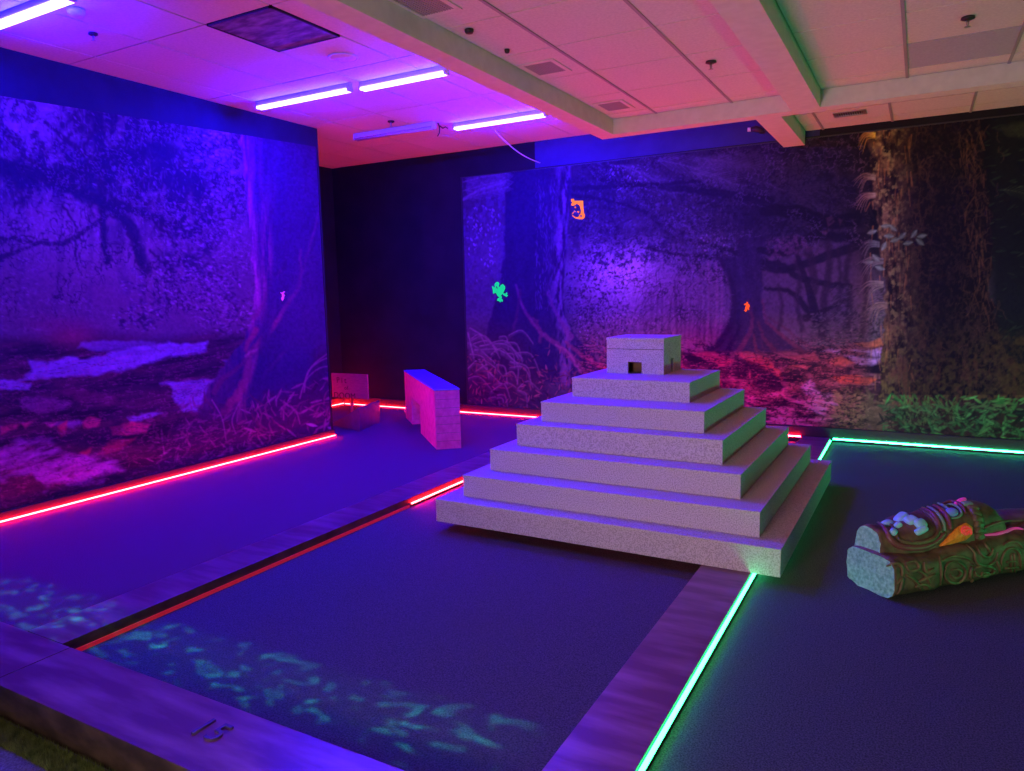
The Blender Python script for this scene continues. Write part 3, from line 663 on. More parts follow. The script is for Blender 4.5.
# --- left mural : misty stream in the wood, big smooth trunk at the right
def paint_left():
    P = Paint(-180, 345, 60, 560, 2.0, (.20, .17, .26)); X, Y = P.X, P.Y
    P.mul(.75+.5*P.noise(60, 50, 1, 4))
    P.glow(20, 120, 50, 34, (.50, .44, .62), .7); P.glow(110, 245, 75, 60, (.42, .36, .46), .75); P.glow(60, 210, 60, 50, (.36, .30, .44), .6)
    P.glow(-120, 220, 90, 110, (.34, .28, .40), .7); P.glow(214, 150, 24, 38, (.50, .45, .64), .65); P.glow(60, 300, 120, 45, (.22, .16, .26), .8)
    # far trunks standing in the mist
    for x, w, t, b in ((22, 7, 150, 300), (60, 5, 190, 320), (122, 9, 210, 290), (146, 6, 200, 300), (-40, 12, 100, 330), (-110, 8, 100, 330), (90, 4, 210, 330), (170, 5, 220, 300), (-190, 14, 80, 330)):
        P.line([(x, t), (x+rng.uniform(-4, 4), (t+b)/2), (x+rng.uniform(-5, 5), b)], w, (.17, .13, .23), .55, 1.5, w*1.2)
    # fine hanging twigs, speckled canopy
    n1 = P.noise(7, 9, 3, 4); can = np.clip((n1-.46)*9, 0, 1)*np.clip((215-Y+25*P.noise(50, 50, 9, 2))/40, 0, 1)
    P.mix(can, (.060, .050, .10), .8)
    n2 = P.noise(5, 5, 4, 3); P.mix(np.clip((n2-.60)*12, 0, 1)*np.clip((260-Y)/60, 0, 1), (.50, .44, .62), .35)
    # dark canopy masses
    for cx, cy, rx, ry, d in ((128, 140, 56, 40, 1), (60, 174, 76, 26, .95), (188, 215, 36, 58, .95), (165, 175, 52, 48, .9), (20, 180, 40, 26, .6), (-80, 130, 90, 50, .85), (120, 230, 26, 20, .5), (100, 118, 60, 16, .6)):
        m = np.exp(-(((X-cx)/rx)**2+((Y-cy)/ry)**2)**1.3)*np.clip(.55+(P.noise(10, 13, int(cx+500), 4)-.45)*3.5, 0, 1)
        P.mix(np.clip(m*1.5, 0, 1), (.040, .040, .12), d)
    br = (.055, .042, .095)
    for pts, w, w2 in (([(-40, 150), (10, 165), (45, 178), (110, 160)], 8, 10), ([(0, 128), (30, 160), (48, 172)], 5, 3), ([(48, 172), (80, 192), (125, 207), (160, 222), (175, 224)], 10, 5),
                       ([(101, 150), (102, 190), (104, 240), (108, 262)], 5.5, 5), ([(-10, 236), (30, 242), (60, 243), (85, 230), (104, 218)], 4, 5), ([(104, 218), (130, 206), (152, 200)], 3, 2),
                       ([(106, 205), (130, 230), (140, 262)], 5, 8), ([(0, 258), (20, 250), (40, 243)], 6, 2), ([(45, 122), (78, 150), (98, 162)], 4, 6), ([(78, 150), (90, 140), (96, 128)], 3, 1.5),
                       ([(62, 205), (75, 225), (80, 240)], 2.5, 1.5), ([(125, 207), (140, 190), (147, 160)], 4, 2), ([(155, 222), (172, 240), (178, 250)], 4, 2), ([(76, 238), (76, 262), (82, 275)], 2.5, 1.2),
                       ([(130, 220), (138, 232), (132, 250)], 2.5, 1.4), ([(150, 250), (162, 262), (176, 262)], 2.5, 1.4)):
        P.line(pts, w, br, .9, .9, w2, jag=1.0)
    for _ in range(150):    # twigs
        x, y = rng.uniform(-60, 175), rng.uniform(110, 265); a = rng.uniform(0, 6.28); L = rng.uniform(8, 22)
        P.line([(x, y), (x+L*.5*math.cos(a), y+L*.5*math.sin(a)), (x+L*math.cos(a+.5), y+L*math.sin(a+.5))], 1.3, br, .5, .5, .5)
    for _ in range(500):    # strands of hanging leaves
        x, y = rng.uniform(-60, 235), rng.uniform(105, 250)
        P.line([(x, y), (x+rng.uniform(-1.5, 1.5), y+rng.uniform(3, 10))], 1.0, (.33, .26, .46), .35, .5)
    # leafy bushes middle
    P.leaves(900, (0, 235, 100, 245), 4.5, 1.6, (.9, .5), [(.30, .24, .46), (.42, .34, .60)], .5)
    for cx, cy, rx, ry, n, al in ((205, 250, 45, 60, 900, .55), (180, 285, 60, 30, 650, .7), (225, 180, 26, 60, 350, .6), (225, 320, 32, 30, 350, .65), (140, 318, 30, 14, 200, .8), (10, 300, 60, 40, 300, .35), (205, 150, 25, 30, 300, .8), (-80, 290, 100, 50, 600, .5)):
        P.leaves(n, (cx-rx, cx+rx, cy-ry, cy+ry), 5.5, 2.4, (0.25, .5), [(.36, .30, .52), (.46, .38, .60), (.26, .20, .42)], al, ell(cx, cy, rx, ry))
        P.leaves(n//2, (cx-rx, cx+rx, cy-ry, cy+ry), 6, 3, (0.2, .6), [(.06, .05, .13)], al, ell(cx, cy, rx, ry))
    # ground
    m = np.clip((Y-330-(P.noise(50, 40, 12, 2)-.5)*20)/14, 0, 1); P.mix(m, (.085, .050, .085), .9)
    st = P.noise(46, 7, 14, 5, -.12); P.mix(np.clip((st-.50)*7, 0, 1)*m, (.20, .10, .16), .6); P.mix(np.clip((.44-st)*9, 0, 1)*m, (.030, .022, .05), .8)
    P.glow(72, 335, 24, 12, (.42, .13, .22), .75); P.glow(60, 325, 30, 8, (.30, .10, .22), .6)
    wat = (.42, .40, .92); wf = P.noise(26, 4, 21, 5, -.1)
    def water(pts, al=.95, seed=0, col=wat):
        mm = P.polym(pts, 1.6, 4, seed); P.mix(mm*(.55+.6*wf), col, al)
    water([(28, 362), (32, 370), (20, 379), (60, 377), (120, 372), (150, 362), (205, 352), (206, 342), (160, 344), (100, 356)], seed=31)
    water([(-60, 378), (0, 378), (30, 382), (28, 388), (-10, 392), (-60, 394)], seed=32)
    water([(78, 348), (80, 341), (130, 342), (180, 345), (150, 350), (100, 352)], .6, 33)
    water([(158, 383), (190, 380), (222, 379), (220, 387), (212, 398), (197, 413), (184, 410), (170, 397), (172, 390)], seed=34)
    water([(225, 362), (248, 354), (242, 364), (230, 368)], .5, 35)
    water([(128, 417), (140, 413), (165, 413), (150, 420), (132, 421)], .9, 36)
    water([(55, 424), (75, 420), (88, 422), (72, 429)], .6, 37, (.50, .34, .80))
    P.poly([(18, 398), (40, 394), (72, 402), (60, 411), (36, 416), (22, 408)], (.30, .15, .34), .8, 2, 4, 41)
    P.poly([(55, 391), (80, 388), (118, 398), (112, 405), (80, 402)], (.26, .10, .20), .7, 1.5, 3, 42)
    for pts, c in (([(82, 420), (90, 416), (102, 419), (98, 427), (85, 428)], (.62, .14, .28)), ([(108, 428), (130, 422), (150, 424), (146, 433), (112, 436)], (.66, .15, .28)), ([(0, 426), (20, 425), (16, 430), (0, 434)], (.52, .12, .26)),
                   ([(44, 423), (58, 421), (52, 427)], (.62, .20, .50)), ([(58, 425), (68, 422), (66, 434), (60, 438)], (.60, .12, .2)), ([(78, 455), (92, 448), (88, 457)], (.5, .12, .18)), ([(110, 440), (138, 438), (120, 450), (95, 455)], (.40, .10, .18)), ([(22, 424), (34, 421), (26, 430)], (.55, .12, .26))):
        P.poly(pts, c, .9, 1.2, 3, int(pts[0][0])+3)
    P.mix(P.polym([(0, 436), (60, 432), (128, 424), (120, 438), (90, 447), (60, 445), (0, 440)], 3, 5, 44), (.035, .025, .09), .6)
    ww = P.noise(34, 7, 23, 5, -.35)
    mm = P.polym([(-260, 452), (-60, 450), (0, 448), (20, 440), (52, 438), (60, 450), (100, 456), (122, 468), (104, 478), (60, 482), (40, 496), (0, 502), (-260, 540)], 4, 8, 45)
    P.mix(mm*np.clip(.2+(ww-.35)*3.2, 0, 1), (.52, .26, .80), .9)
    P.mix(P.polym([(0, 478), (30, 470), (60, 468), (110, 462), (124, 470), (90, 480), (50, 484), (0, 494)], 3, 4, 46)*(.4+wf), (.50, .30, .88), .8)
    P.poly([(-60, 500), (0, 482), (32, 474), (50, 488), (40, 502), (0, 512), (-60, 530)], (.13, .05, .08), .9, 2, 6, 47)
    P.mix(P.polym([(150, 440), (200, 420), (240, 440), (180, 470), (120, 490)], 6, 8, 48), (.09, .05, .10), .7)
    P.leaves(160, (150, 260, 405, 450), 10, 4, (-.5, .8), [(.32, .13, .30), (.24, .10, .24), (.14, .07, .2)], .7)
    for pts, w, w2 in (([(-60, 172), (0, 168), (60, 176), (120, 158), (170, 150)], 16, 12), ([(104, 150), (103, 200), (106, 262)], 7, 6), ([(110, 205), (132, 228), (146, 270)], 7, 11), ([(48, 176), (90, 200), (140, 212), (176, 226)], 9, 6)):
        P.line(pts, w, (.035, .032, .095), .8, 2.0, w2, jag=1.5)
    # the trunk
    tr = [(236, 90), (241, 150), (245, 190), (250, 240), (254, 290), (254, 318), (244, 336), (234, 352), (216, 376), (204, 398), (200, 418), (345, 440), (345, 60), (236, 60)]
    tm = P.polym(tr, 1.6, 4.0, 50); P.mix(tm, (.080, .060, .22), 1)
    bk = P.noise(4, 34, 51, 4, -.03); P.mul(.78+.45*P.noise(14, 60, 52, 3, .1), tm)
    rim = tm*np.exp(-np.clip(X-np.interp(Y, [90, 150, 240, 300, 330, 400], [238, 242, 251, 256, 248, 212]), 0, 99)/9)*(1-.8*np.clip((Y-318)/20, 0, 1))
    P.mix(rim*np.clip((bk-.3)*3, 0, 1), (.62, .22, .55), .9)
    rim2 = tm*np.exp(-((X-np.interp(Y, [90, 200, 260, 330, 400], [250, 262, 270, 268, 240]))/4)**2)*np.clip((Y-190)/60, 0, 1)
    P.mix(rim2*np.clip((bk-.3)*3, 0, 1), (.50, .17, .42), .75)
    for pts, w, w2, c in (([(301, 250), (300, 285), (288, 303), (276, 322), (258, 345), (249, 358), (246, 380), (236, 398), (224, 412)], 1.5, 9, (.42, .14, .30)), ([(254, 318), (262, 305), (268, 290), (280, 270)], 5, 1.5, (.30, .10, .28)),
                          ([(322, 200), (300, 280), (290, 300)], 1, 2, (.26, .12, .30)), ([(254, 345), (240, 366), (222, 380), (214, 392)], 3, 6, (.22, .09, .22)), ([(292, 345), (275, 362), (262, 378)], 2, 4, (.22, .10, .30)),
                          ([(256, 330), (246, 350)], 6, 4, (.40, .12, .24)), ([(246, 356), (262, 346)], 2, 1.4, (.62, .30, .50))):
        P.line(pts, w, c, .75, 1.4, w2, jag=.8)
    for _ in range(10):
        x = rng.uniform(275, 335); P.line([(x, 90+rng.uniform(0, 120)), (x-6, 260+rng.uniform(-40, 60)), (x-26, 380)], 5, (.075, .055, .22), .5, 2.5, 9)
    P.glow(300, 340, 26, 60, (.11, .08, .34), .5); P.glow(270, 385, 20, 25, (.08, .05, .26), .6)
    # undergrowth in front of the trunk
    gm = P.polym([(150, 470), (180, 425), (210, 405), (240, 408), (270, 395), (300, 385), (318, 352), (345, 345), (345, 470)], 6, 10, 60)
    P.mix(gm, (.10, .05, .16), .8)
    P.leaves(520, (150, 345, 360, 470), 13, 3.0, (-.6, .9), [(.30, .14, .34), (.20, .09, .24), (.36, .20, .44), (.08, .04, .12)], .75, lambda x, y: 1 if y > 405-(x-240)*.35 else 0, True)
    for pts in ([(304, 392), (308, 372), (322, 360), (335, 357)], [(300, 398), (306, 380), (320, 368), (336, 366)], [(304, 384), (312, 366), (330, 352)], [(212, 400), (222, 418), (226, 440)], [(240, 402), (232, 420), (236, 434)], [(284, 402), (296, 412), (300, 424)]):
        P.line(pts, 1.6, (.40, .24, .48), .8, .6, .8)
    for k in range(60):
        x, y = rng.uniform(180, 330), rng.uniform(400, 448); a = rng.uniform(-2.6, -.5); L = rng.uniform(10, 26); P.line([(x, y), (x+L*.5*math.cos(a), y+L*.5*math.sin(a)), (x+L*math.cos(a)+L*.25, y+L*.75*math.sin(a))], rng.uniform(1, 2.6), np.array((.42, .20, .42))*rng.uniform(.4, 1.1), .7, .6, .5)
    P.leaf(312, 425, 14, 4, .2, (.50, .40, .80), .9); P.leaf(332, 428, 10, 4, .1, (.5, .4, .8), .9)
    P.leaves(200, (-260, 200, 470, 540), 12, 4, (-.4, .7), [(.20, .08, .14), (.10, .04, .08)], .6, lambda x, y: 1 if y > 478-x*.15 else 0)
    fol = np.clip((330-Y)/25, 0, 1)*(1-tm*.85)
    P.mix(np.clip((P.ridge(5, 4, 71, 3, .3)-.90)*14, 0, 1)*fol*np.clip((P.noise(30, 26, 72, 2)-.40)*6, 0, 1), (.40, .32, .56), .45)
    P.mix(np.clip((P.ridge(6, 8, 73, 3)-.88)*12, 0, 1)*fol*np.clip((P.noise(34, 30, 74, 2)-.42)*6, 0, 1), (.03, .028, .09), .75)
    P.mix(np.clip((P.ridge(16, 4, 75, 4, -.15)-.91)*12, 0, 1)*np.clip((Y-340)/15, 0, 1)*(1-tm), (.55, .22, .50), .35)
    P.mix(np.clip((P.ridge(22, 5, 76, 4, -.15)-.92)*12, 0, 1)*np.clip((Y-340)/15, 0, 1)*(1-tm), (.03, .02, .05), .55)
    P.mul(.78+.44*P.noise(2.2, 2.2, 70, 2)); P.a = np.clip(P.a/.30, 0, 3.3)**1.3*.31
    return P

# --- back mural : big trunk left, glowing clearing, spreading tree, rocky stream, mossy giant right
def paint_back():
    P = Paint(445, 1230, 95, 470, 2.0, (.16, .15, .22)); X, Y = P.X, P.Y
    P.mul(.8+.4*P.noise(50, 50, 101, 4))
    P.mul(1-.45*np.clip((255-Y)/25, 0, 1)*np.clip((770-X)/30, 0, 1)); P.glow(628, 275, 44, 34, (.62, .55, .95), .8); P.glow(622, 270, 30, 22, (.95, .90, 1.0), .95); P.glow(690, 305, 46, 48, (.34, .24, .36), .8); P.glow(690, 345, 30, 14, (.42, .26, .30), .7)
    P.glow(820, 290, 60, 50, (.25, .20, .25), .85); P.glow(490, 240, 30, 60, (.26, .22, .36), .5)
    # canopy
    can = np.clip((P.noise(9, 8, 103, 5)-.40)*5, 0, 1)*np.clip((262-Y+30*(P.noise(40, 40, 104, 2)-.5))/26, 0, 1)*np.clip((X-560)/10, 0, 1)
    P.mix(can, (.055, .05, .10), .75)
    for cx, cy, rx, ry, n, al in ((640, 205, 75, 55, 2300, .6), (740, 215, 80, 45, 1900, .6), (700, 255, 55, 22, 900, .6), (600, 240, 35, 50, 700, .55), (800, 190, 50, 20, 600, .6), (760, 240, 45, 25, 600, .5), (815, 235, 40, 25, 300, .4)):
        P.leaves(n, (cx-rx, cx+rx, cy-ry, cy+ry), 4.2, 2.2, None, [(.13, .12, .24), (.22, .20, .36), (.09, .08, .17)], al, ell(cx, cy, rx, ry))
        P.leaves(n//3, (cx-rx, cx+rx, cy-ry, cy+ry), 3.6, 2, None, [(.035, .032, .07)], .8, ell(cx, cy, rx, ry))
    P.leaves(160, (590, 670, 240, 275), 6, 4, None, [(.08, .07, .17)], .9, ell(630, 250, 45, 20))
    P.leaves(240, (690, 745, 225, 262), 3.2, 2, None, [(.48, .44, .60)], .8, ell(716, 243, 22, 10)); P.leaves(90, (610, 650, 165, 190), 3, 1.5, None, [(.55, .52, .8)], .8)
    # pale palm fronds across the top
    for x, y, L, a in ((655, 160, 80, .12), (700, 158, 110, .10), (690, 172, 90, .18), (735, 165, 100, .16), (760, 158, 70, .25), (620, 165, 60, .3), (745, 178, 85, .22)):
        P.frond(x, y, L, a, 22, (.24, .25, .36), .55, .5, 1.3, .12)
    P.mix(P.polym([(690, 158), (760, 152), (830, 165), (812, 172), (760, 168), (700, 172)], 3, 5, 105), (.20, .21, .30), .55)
    P.mix(P.polym([(760, 172), (800, 178), (820, 190), (780, 186)], 3, 4, 106), (.20, .21, .28), .55)
    br = (.030, .025, .055)
    for pts, w, w2 in (([(574, 188), (600, 187), (640, 185), (700, 182)], 5, 3), ([(572, 195), (600, 199), (625, 205), (648, 212)], 4, 3), ([(600, 180), (640, 184), (690, 190), (740, 196), (770, 200)], 4, 9),
                       ([(620, 168), (627, 185)], 3, 4), ([(648, 248), (675, 254), (700, 256), (735, 262)], 2.5, 4), ([(690, 240), (720, 248), (745, 255)], 3, 6)):
        P.line(pts, w, br, .85, .9, w2, jag=.8)
    # clearing: thin branches and bushes left of the tree
    for _ in range(130):
        x, y = rng.uniform(640, 728), rng.uniform(262, 330); a = rng.normal(2.4, .5); L = rng.uniform(8, 26)
        P.line([(x, y), (x+L*.5*math.cos(a), y+L*.5*math.sin(a)), (x+L*math.cos(a-.4), y+L*math.sin(a-.4))], 1.2, (.10, .06, .13), .5, .5, .5)
    P.leaves(1200, (640, 725, 255, 325), 2.6, 1.6, None, [(.42, .34, .52), (.20, .14, .24), (.30, .22, .40)], .55)
    for x, w in ((716, 2.5), (708, 2), (721, 2), (700, 1.8), (690, 1.5)): P.line([(x, 262), (x+1, 300), (x-1, 338)], w, (.46, .30, .46) if x > 705 else (.14, .08, .15), .45, .8)
    for _ in range(12):
        x = rng.uniform(645, 712); P.line([(x, rng.uniform(280, 300)), (x+rng.uniform(-3, 3), 345)], 2, (.10, .05, .12), .4, 1)
    # dark speckled bush beside the first trunk
    P.leaves(1500, (562, 640, 250, 378), 4, 2.2, None, [(.045, .040, .10), (.06, .05, .12)], .85, ell(596, 315, 38, 65))
    P.leaves(1300, (562, 650, 245, 360), 2.4, 1.4, None, [(.40, .36, .66), (.30, .26, .5)], .7, ell(606, 298, 40, 52))
    P.leaves(400, (590, 640, 285, 335), 3, 1.8, None, [(.46, .38, .60)], .6, ell(622, 305, 26, 26))
    # spreading tree
    P.glow(752, 215, 26, 50, (.050, .040, .10), .85)
    tr = [(738, 236), (766, 236), (764, 250), (762, 262), (762, 300), (764, 318), (780, 332), (806, 350), (800, 358), (760, 352), (736, 352), (700, 354), (716, 344), (728, 325), (734, 300), (728, 275), (716, 256), (738, 258)]
    tm = tmid = P.polym(tr, 1.2, 2.5, 110); P.mix(tm, (.070, .050, .13), .95); P.mul(.7+.6*P.noise(5, 30, 111, 4), tm)
    P.line([(716, 255), (728, 272), (734, 296), (732, 320), (718, 345), (704, 354)], 5, (.055, .035, .09), .9, 1.5, 8)
    for pts, w, w2, c in (([(748, 300), (752, 320), (748, 336), (738, 352)], 2, 6, (.20, .08, .15)), ([(763, 300), (766, 320), (778, 332), (794, 345), (806, 354)], 2, 5, (.24, .11, .17)), ([(758, 322), (764, 338), (774, 350)], 2, 5, (.16, .07, .12)),
                          ([(766, 316), (782, 326), (800, 340), (816, 350)], 2, 3, (.18, .09, .15)), ([(738, 310), (738, 330), (728, 350)], 2, 5, (.04, .025, .10)), ([(754, 335), (756, 348), (764, 358)], 2, 4, (.20, .08, .12))):
        P.line(pts, w, c, .8, 1, w2, jag=.7)
    for pts, w, w2 in (([(764, 262), (785, 268), (800, 278), (828, 284), (850, 286)], 8, 5), ([(760, 250), (790, 252), (812, 236), (850, 238), (872, 236)], 7, 10), ([(764, 210), (800, 212), (830, 222), (872, 216)], 11, 14), ([(800, 212), (822, 232), (835, 236)], 6, 5),
                       ([(765, 288), (790, 292), (804, 306), (818, 322)], 3, 8), ([(762, 268), (780, 270), (810, 262), (860, 245)], 4, 10)):
        P.line(pts, w, br, .9, 1, w2, jag=.8)
    for pts, w, w2 in (([(796, 262), (800, 280), (797, 300), (802, 330)], 4, 5), ([(808, 250), (815, 280), (812, 305), (822, 335)], 7, 9), ([(828, 242), (829, 270), (824, 300), (826, 330)], 6, 8), ([(852, 246), (846, 275), (850, 300), (846, 328)], 5, 7), ([(778, 285), (782, 305), (779, 330)], 2.5, 3.5), ([(838, 250), (840, 290), (836, 320)], 3, 4), ([(862, 250), (866, 290), (862, 335)], 4, 5)):
        P.line(pts, w, (.075, .055, .085), .8, 1.6, w2, jag=.8)
    P.line([(796, 252), (806, 280), (812, 300), (818, 322)], 4, (.04, .03, .06), .9, .8, 10); P.line([(845, 300), (822, 312), (806, 318)], 3, (.05, .035, .06), .9, 1, 8)
    P.mix(P.polym([(768, 240), (800, 232), (812, 250), (770, 262)], 2, 4, 112)*np.clip((P.noise(4, 4, 113, 3)-.4)*5, 0, 1), (.34, .20, .32), .5)
    P.poly([(826, 218), (832, 216), (835, 222), (828, 227)], (.34, .22, .26), .8, .8); P.poly([(838, 218), (843, 220), (840, 226)], (.34, .22, .26), .8, .8); P.poly([(820, 232), (828, 230), (826, 236)], (.34, .22, .26), .8, .8)
    P.leaves(700, (810, 885, 312, 350), 5, 2, (0.0, .5), [(.16, .17, .19), (.24, .25, .26), (.07, .07, .09)], .75)
    P.leaves(400, (830, 885, 285, 325), 6, 1.6, (-.35, .4), [(.20, .22, .22), (.08, .08, .10)], .7)
    # rocks and water
    gm = np.clip((Y-np.interp(X, [445, 600, 690, 760, 830, 900, 1330], [378, 366, 348, 352, 345, 340, 345])-6*(P.noise(12, 8, 120, 3)-.5))/4, 0, 1)*np.clip((X-560)/30, 0, 1)
    P.mix(gm, (.10, .055, .075), .95)
    st = P.noise(20, 5, 121, 5, .08); P.mix(np.clip((st-.52)*9, 0, 1)*gm, (.36, .20, .26), .65); P.mix(np.clip((.42-st)*10, 0, 1)*gm, (.020, .015, .03), .85)
    for pts, c in (([(735, 354), (752, 352), (770, 360), (782, 374), (770, 372), (752, 366)], (.46, .16, .15)), ([(783, 358), (815, 352), (820, 360), (800, 363)], (.34, .15, .16)), ([(824, 362), (842, 358), (856, 362), (842, 368)], (.50, .22, .17)),
                   ([(832, 378), (858, 376), (878, 380), (868, 385), (842, 383)], (.62, .20, .13)), ([(790, 365), (812, 364), (806, 370)], (.40, .18, .16)), ([(855, 342), (882, 338), (884, 346), (865, 348)], (.48, .25, .15)), ([(816, 370), (838, 366), (850, 370)], (.16, .10, .10)),
                   ([(690, 355), (715, 352), (735, 362), (720, 366)], (.44, .13, .17)), ([(782, 388), (800, 386), (796, 392)], (.30, .12, .16))):
        P.poly(pts, c, .9, 1, 3, int(pts[0][0]))
    for pts in ([(843, 354), (862, 356), (880, 352), (884, 362), (862, 366)], [(800, 386), (812, 380), (822, 392), (850, 398), (838, 406), (812, 400)], [(812, 404), (830, 408), (826, 416), (806, 412)], [(852, 350), (885, 350), (885, 356)], [(822, 352), (840, 350), (838, 355)]):
        mm = P.polym(pts, 1.4, 4, int(pts[1][0])+1); P.mix(mm*(.4+P.noise(8, 2.5, 123, 4)), (.52, .42, .85), .85)
    mm = P.polym([(745, 388), (790, 390), (812, 396), (850, 404), (846, 418), (800, 432), (740, 428)], 4, 6, 124)
    P.mix(mm*np.clip((P.noise(16, 4, 125, 5, .1)-.38)*4, 0, 1), (.78, .40, .66), .85); P.mix(mm*np.clip((.40-P.noise(14, 4, 126, 4, .1))*8, 0, 1), (.06, .03, .05), .8)
    for pts in ([(736, 356), (760, 362), (782, 378), (780, 392), (752, 386), (736, 376)], [(790, 372), (806, 372), (802, 382), (788, 380)], [(822, 366), (838, 372), (856, 366), (850, 374), (836, 378)], [(812, 386), (838, 388), (846, 394), (822, 394)], [(780, 396), (802, 394), (806, 400)], [(848, 352), (880, 356), (868, 360)]):
        mm = P.polym(pts, 1.5, 4, int(pts[1][1])); P.mix(mm, (.050, .030, .045), .75)
    P.line([(740, 356), (758, 362), (772, 372), (782, 378)], 3, (.50, .17, .17), .8, 1, 2, jag=.7)
    # first big trunk
    tr = [(506, 95), (506, 180), (504, 240), (500, 285), (490, 320), (482, 350), (500, 372), (600, 392), (604, 372), (592, 352), (575, 335), (566, 318), (563, 296), (566, 250), (571, 200), (574, 95)]
    tm = P.polym(tr, 1.0, 1.5, 130); P.mix(tm, (.060, .045, .145), 1); P.mul(.85+.3*P.noise(8, 40, 131, 3), tm)
    rim = tm*np.exp(-((X-np.interp(Y, [95, 200, 260, 300, 330], [566, 564, 559, 558, 566]))/8)**2); bk = P.noise(3, 12, 132, 4)
    P.mix(rim*np.clip((bk-.38)*4, 0, 1), (.34, .22, .46), .85); P.mix(rim*np.clip((.40-bk)*7, 0, 1), (.05, .03, .09), .7)
    P.leaves(260, (535, 558, 180, 310), 7, 1.4, (1.5, .25), [(.24, .15, .36)], .5)
    for pts, w, w2, c in (([(516, 285), (522, 305), (532, 322), (545, 335), (560, 348), (576, 362), (584, 374)], 1.5, 7, (.34, .12, .26)), ([(548, 292), (556, 312), (566, 330), (570, 338)], 2, 6, (.30, .14, .30)), ([(566, 342), (578, 352), (592, 362), (603, 368)], 3, 5, (.36, .12, .22)),
                          ([(533, 318), (540, 330), (540, 342)], 2, 3, (.26, .09, .2)), ([(556, 345), (568, 352), (580, 370)], 1.4, 1.4, (.60, .24, .38)), ([(520, 290), (514, 330), (500, 352)], 2, 4, (.16, .07, .16))):
        P.line(pts, w, c, .8, 1, w2, jag=.8)
    P.glow(536, 362, 18, 18, (.045, .03, .16), .8)
    # left edge strip
    sm = np.clip((506-X)/2, 0, 1)
    P.mix(sm*np.clip((300-Y)/20, 0, 1)*np.clip((P.noise(4, 6, 140, 4)-.44)*6, 0, 1), (.20, .16, .34), .7)
    P.leaves(160, (465, 503, 205, 290), 4, 2, (1.3, .5), [(.52, .42, .78)], .7, ell(484, 240, 20, 45))
    for i in range(4): P.frond(463, 200-i*9, 46, -.35+.04*i, 16, (.30, .26, .42), .6, .5, 1.2, .05)
    P.line([(462, 200), (480, 190), (505, 182)], 2.5, (.34, .30, .46), .8, .8)
    P.mix(np.clip((Y-318)/25, 0, 1)*np.clip((540-X+(Y-350)*.6)/20, 0, 1), (.085, .045, .085), .8)
    for c in ([(470, 330), (486, 340), (498, 352)], [(468, 345), (478, 350), (496, 366)], [(475, 352), (500, 352), (520, 368)], [(480, 348), (505, 346), (522, 360)], [(478, 362), (490, 375), (500, 385)], [(468, 335), (472, 352), (474, 360)]):
        P.line(c, 7, (.20, .14, .24), .7, 1.2, 3); P.line([(x, y-2) for x, y in c], 1.1, (.44, .34, .48), .8, .5, .8)
    for k in range(26):
        x, y = rng.uniform(462, 520), rng.uniform(335, 400); a = rng.uniform(-.6, .9); L = rng.uniform(14, 34); P.line([(x, y), (x+L*.5*math.cos(a), y+L*.5*math.sin(a)-4), (x+L*math.cos(a+.4), y+L*math.sin(a+.4))], 3.2, (.20, .13, .23), .6, .8, .8); P.line([(x, y-1), (x+L*.5*math.cos(a), y+L*.5*math.sin(a)-5), (x+L*math.cos(a+.4), y+L*math.sin(a+.4)-1)], 1.0, (.46, .30, .46), .6, .5, .5)
    P.leaves(500, (462, 600, 345, 412), 8, 2.0, (.5, 1.0), [(.34, .14, .18), (.22, .10, .14), (.44, .20, .24), (.05, .03, .04)], .75, lambda x, y: 1 if y > 368-(x < 520)*10 else .2, True)
    P.leaves(300, (560, 760, 375, 410), 7, 2.2, (.2, .9), [(.34, .12, .18), (.10, .05, .07), (.5, .18, .22)], .7)
    # shadowy dark wood around the mossy giant
    dm = np.clip((X-835-10*P.noise(20, 30, 150, 2))/30, 0, 1)*np.clip((300-Y)/50, 0, 1); P.mix(dm, (.016, .018, .024), .93)
    P.mul(1-.55*np.clip((X-730)/60, 0, 1)*np.clip((245-Y)/20, 0, 1))
    P.mix(np.clip((X-985)/12, 0, 1), (.025, .035, .028), .9)
    P.leaves(350, (770, 885, 130, 235), 6, 2.2, None, [(.035, .042, .046), (.02, .024, .03)], .7)
    P.leaves(900, (985, 1330, 110, 400), 11, 2.4, (-.2, .4), [(.06, .11, .07), (.10, .15, .09), (.03, .05, .035)], .7)
    for i in range(26): P.frond(rng.uniform(985, 1300), rng.uniform(120, 350), rng.uniform(25, 55), rng.uniform(-.5, .3), 12, (.11, .16, .10), .55, .6, 1.1, .2)
    P.mix(P.polym([(995, 128), (1030, 122), (1120, 130), (1030, 140)], 3, 4, 152), (.12, .15, .09), .6)
    tr = [(866, 95), (868, 150), (874, 200), (880, 250), (886, 300), (882, 350), (880, 390), (868, 425), (1060, 435), (1040, 400), (1022, 370), (1000, 340), (990, 290), (992, 230), (984, 160), (980, 95)]
    tm = P.polym(tr, 1.2, 5, 155); P.mix(tm, (.030, .020, .024), 1)
    bk = P.noise(5, 15, 156, 5); moss = P.noise(3.2, 3.6, 157, 4)
    lm = tm*np.exp(-(np.clip(X-np.interp(Y, [95, 200, 300, 420], [884, 888, 896, 892]), -30, 200)/20)**2)
    P.mix(lm*np.clip((bk-.30)*3, 0, 1), (.30, .23, .17), .9); P.mix(lm*np.clip((.42-moss)*7, 0, 1), (.06, .035, .03), .75); P.mix(lm*np.clip((moss-.56)*9, 0, 1), (.40, .38, .24), .65)
    lo = tm*np.clip((Y-300)/70, 0, 1); P.mix(lo*np.clip((moss-.42)*5, 0, 1), (.20, .17, .07), .75); P.mix(lo*np.clip((bk-.58)*8, 0, 1), (.24, .13, .09), .6)
    P.mix(tm*np.exp(-((X-948)/34)**2-((Y-230)/110)**2), (.010, .006, .016), .9)
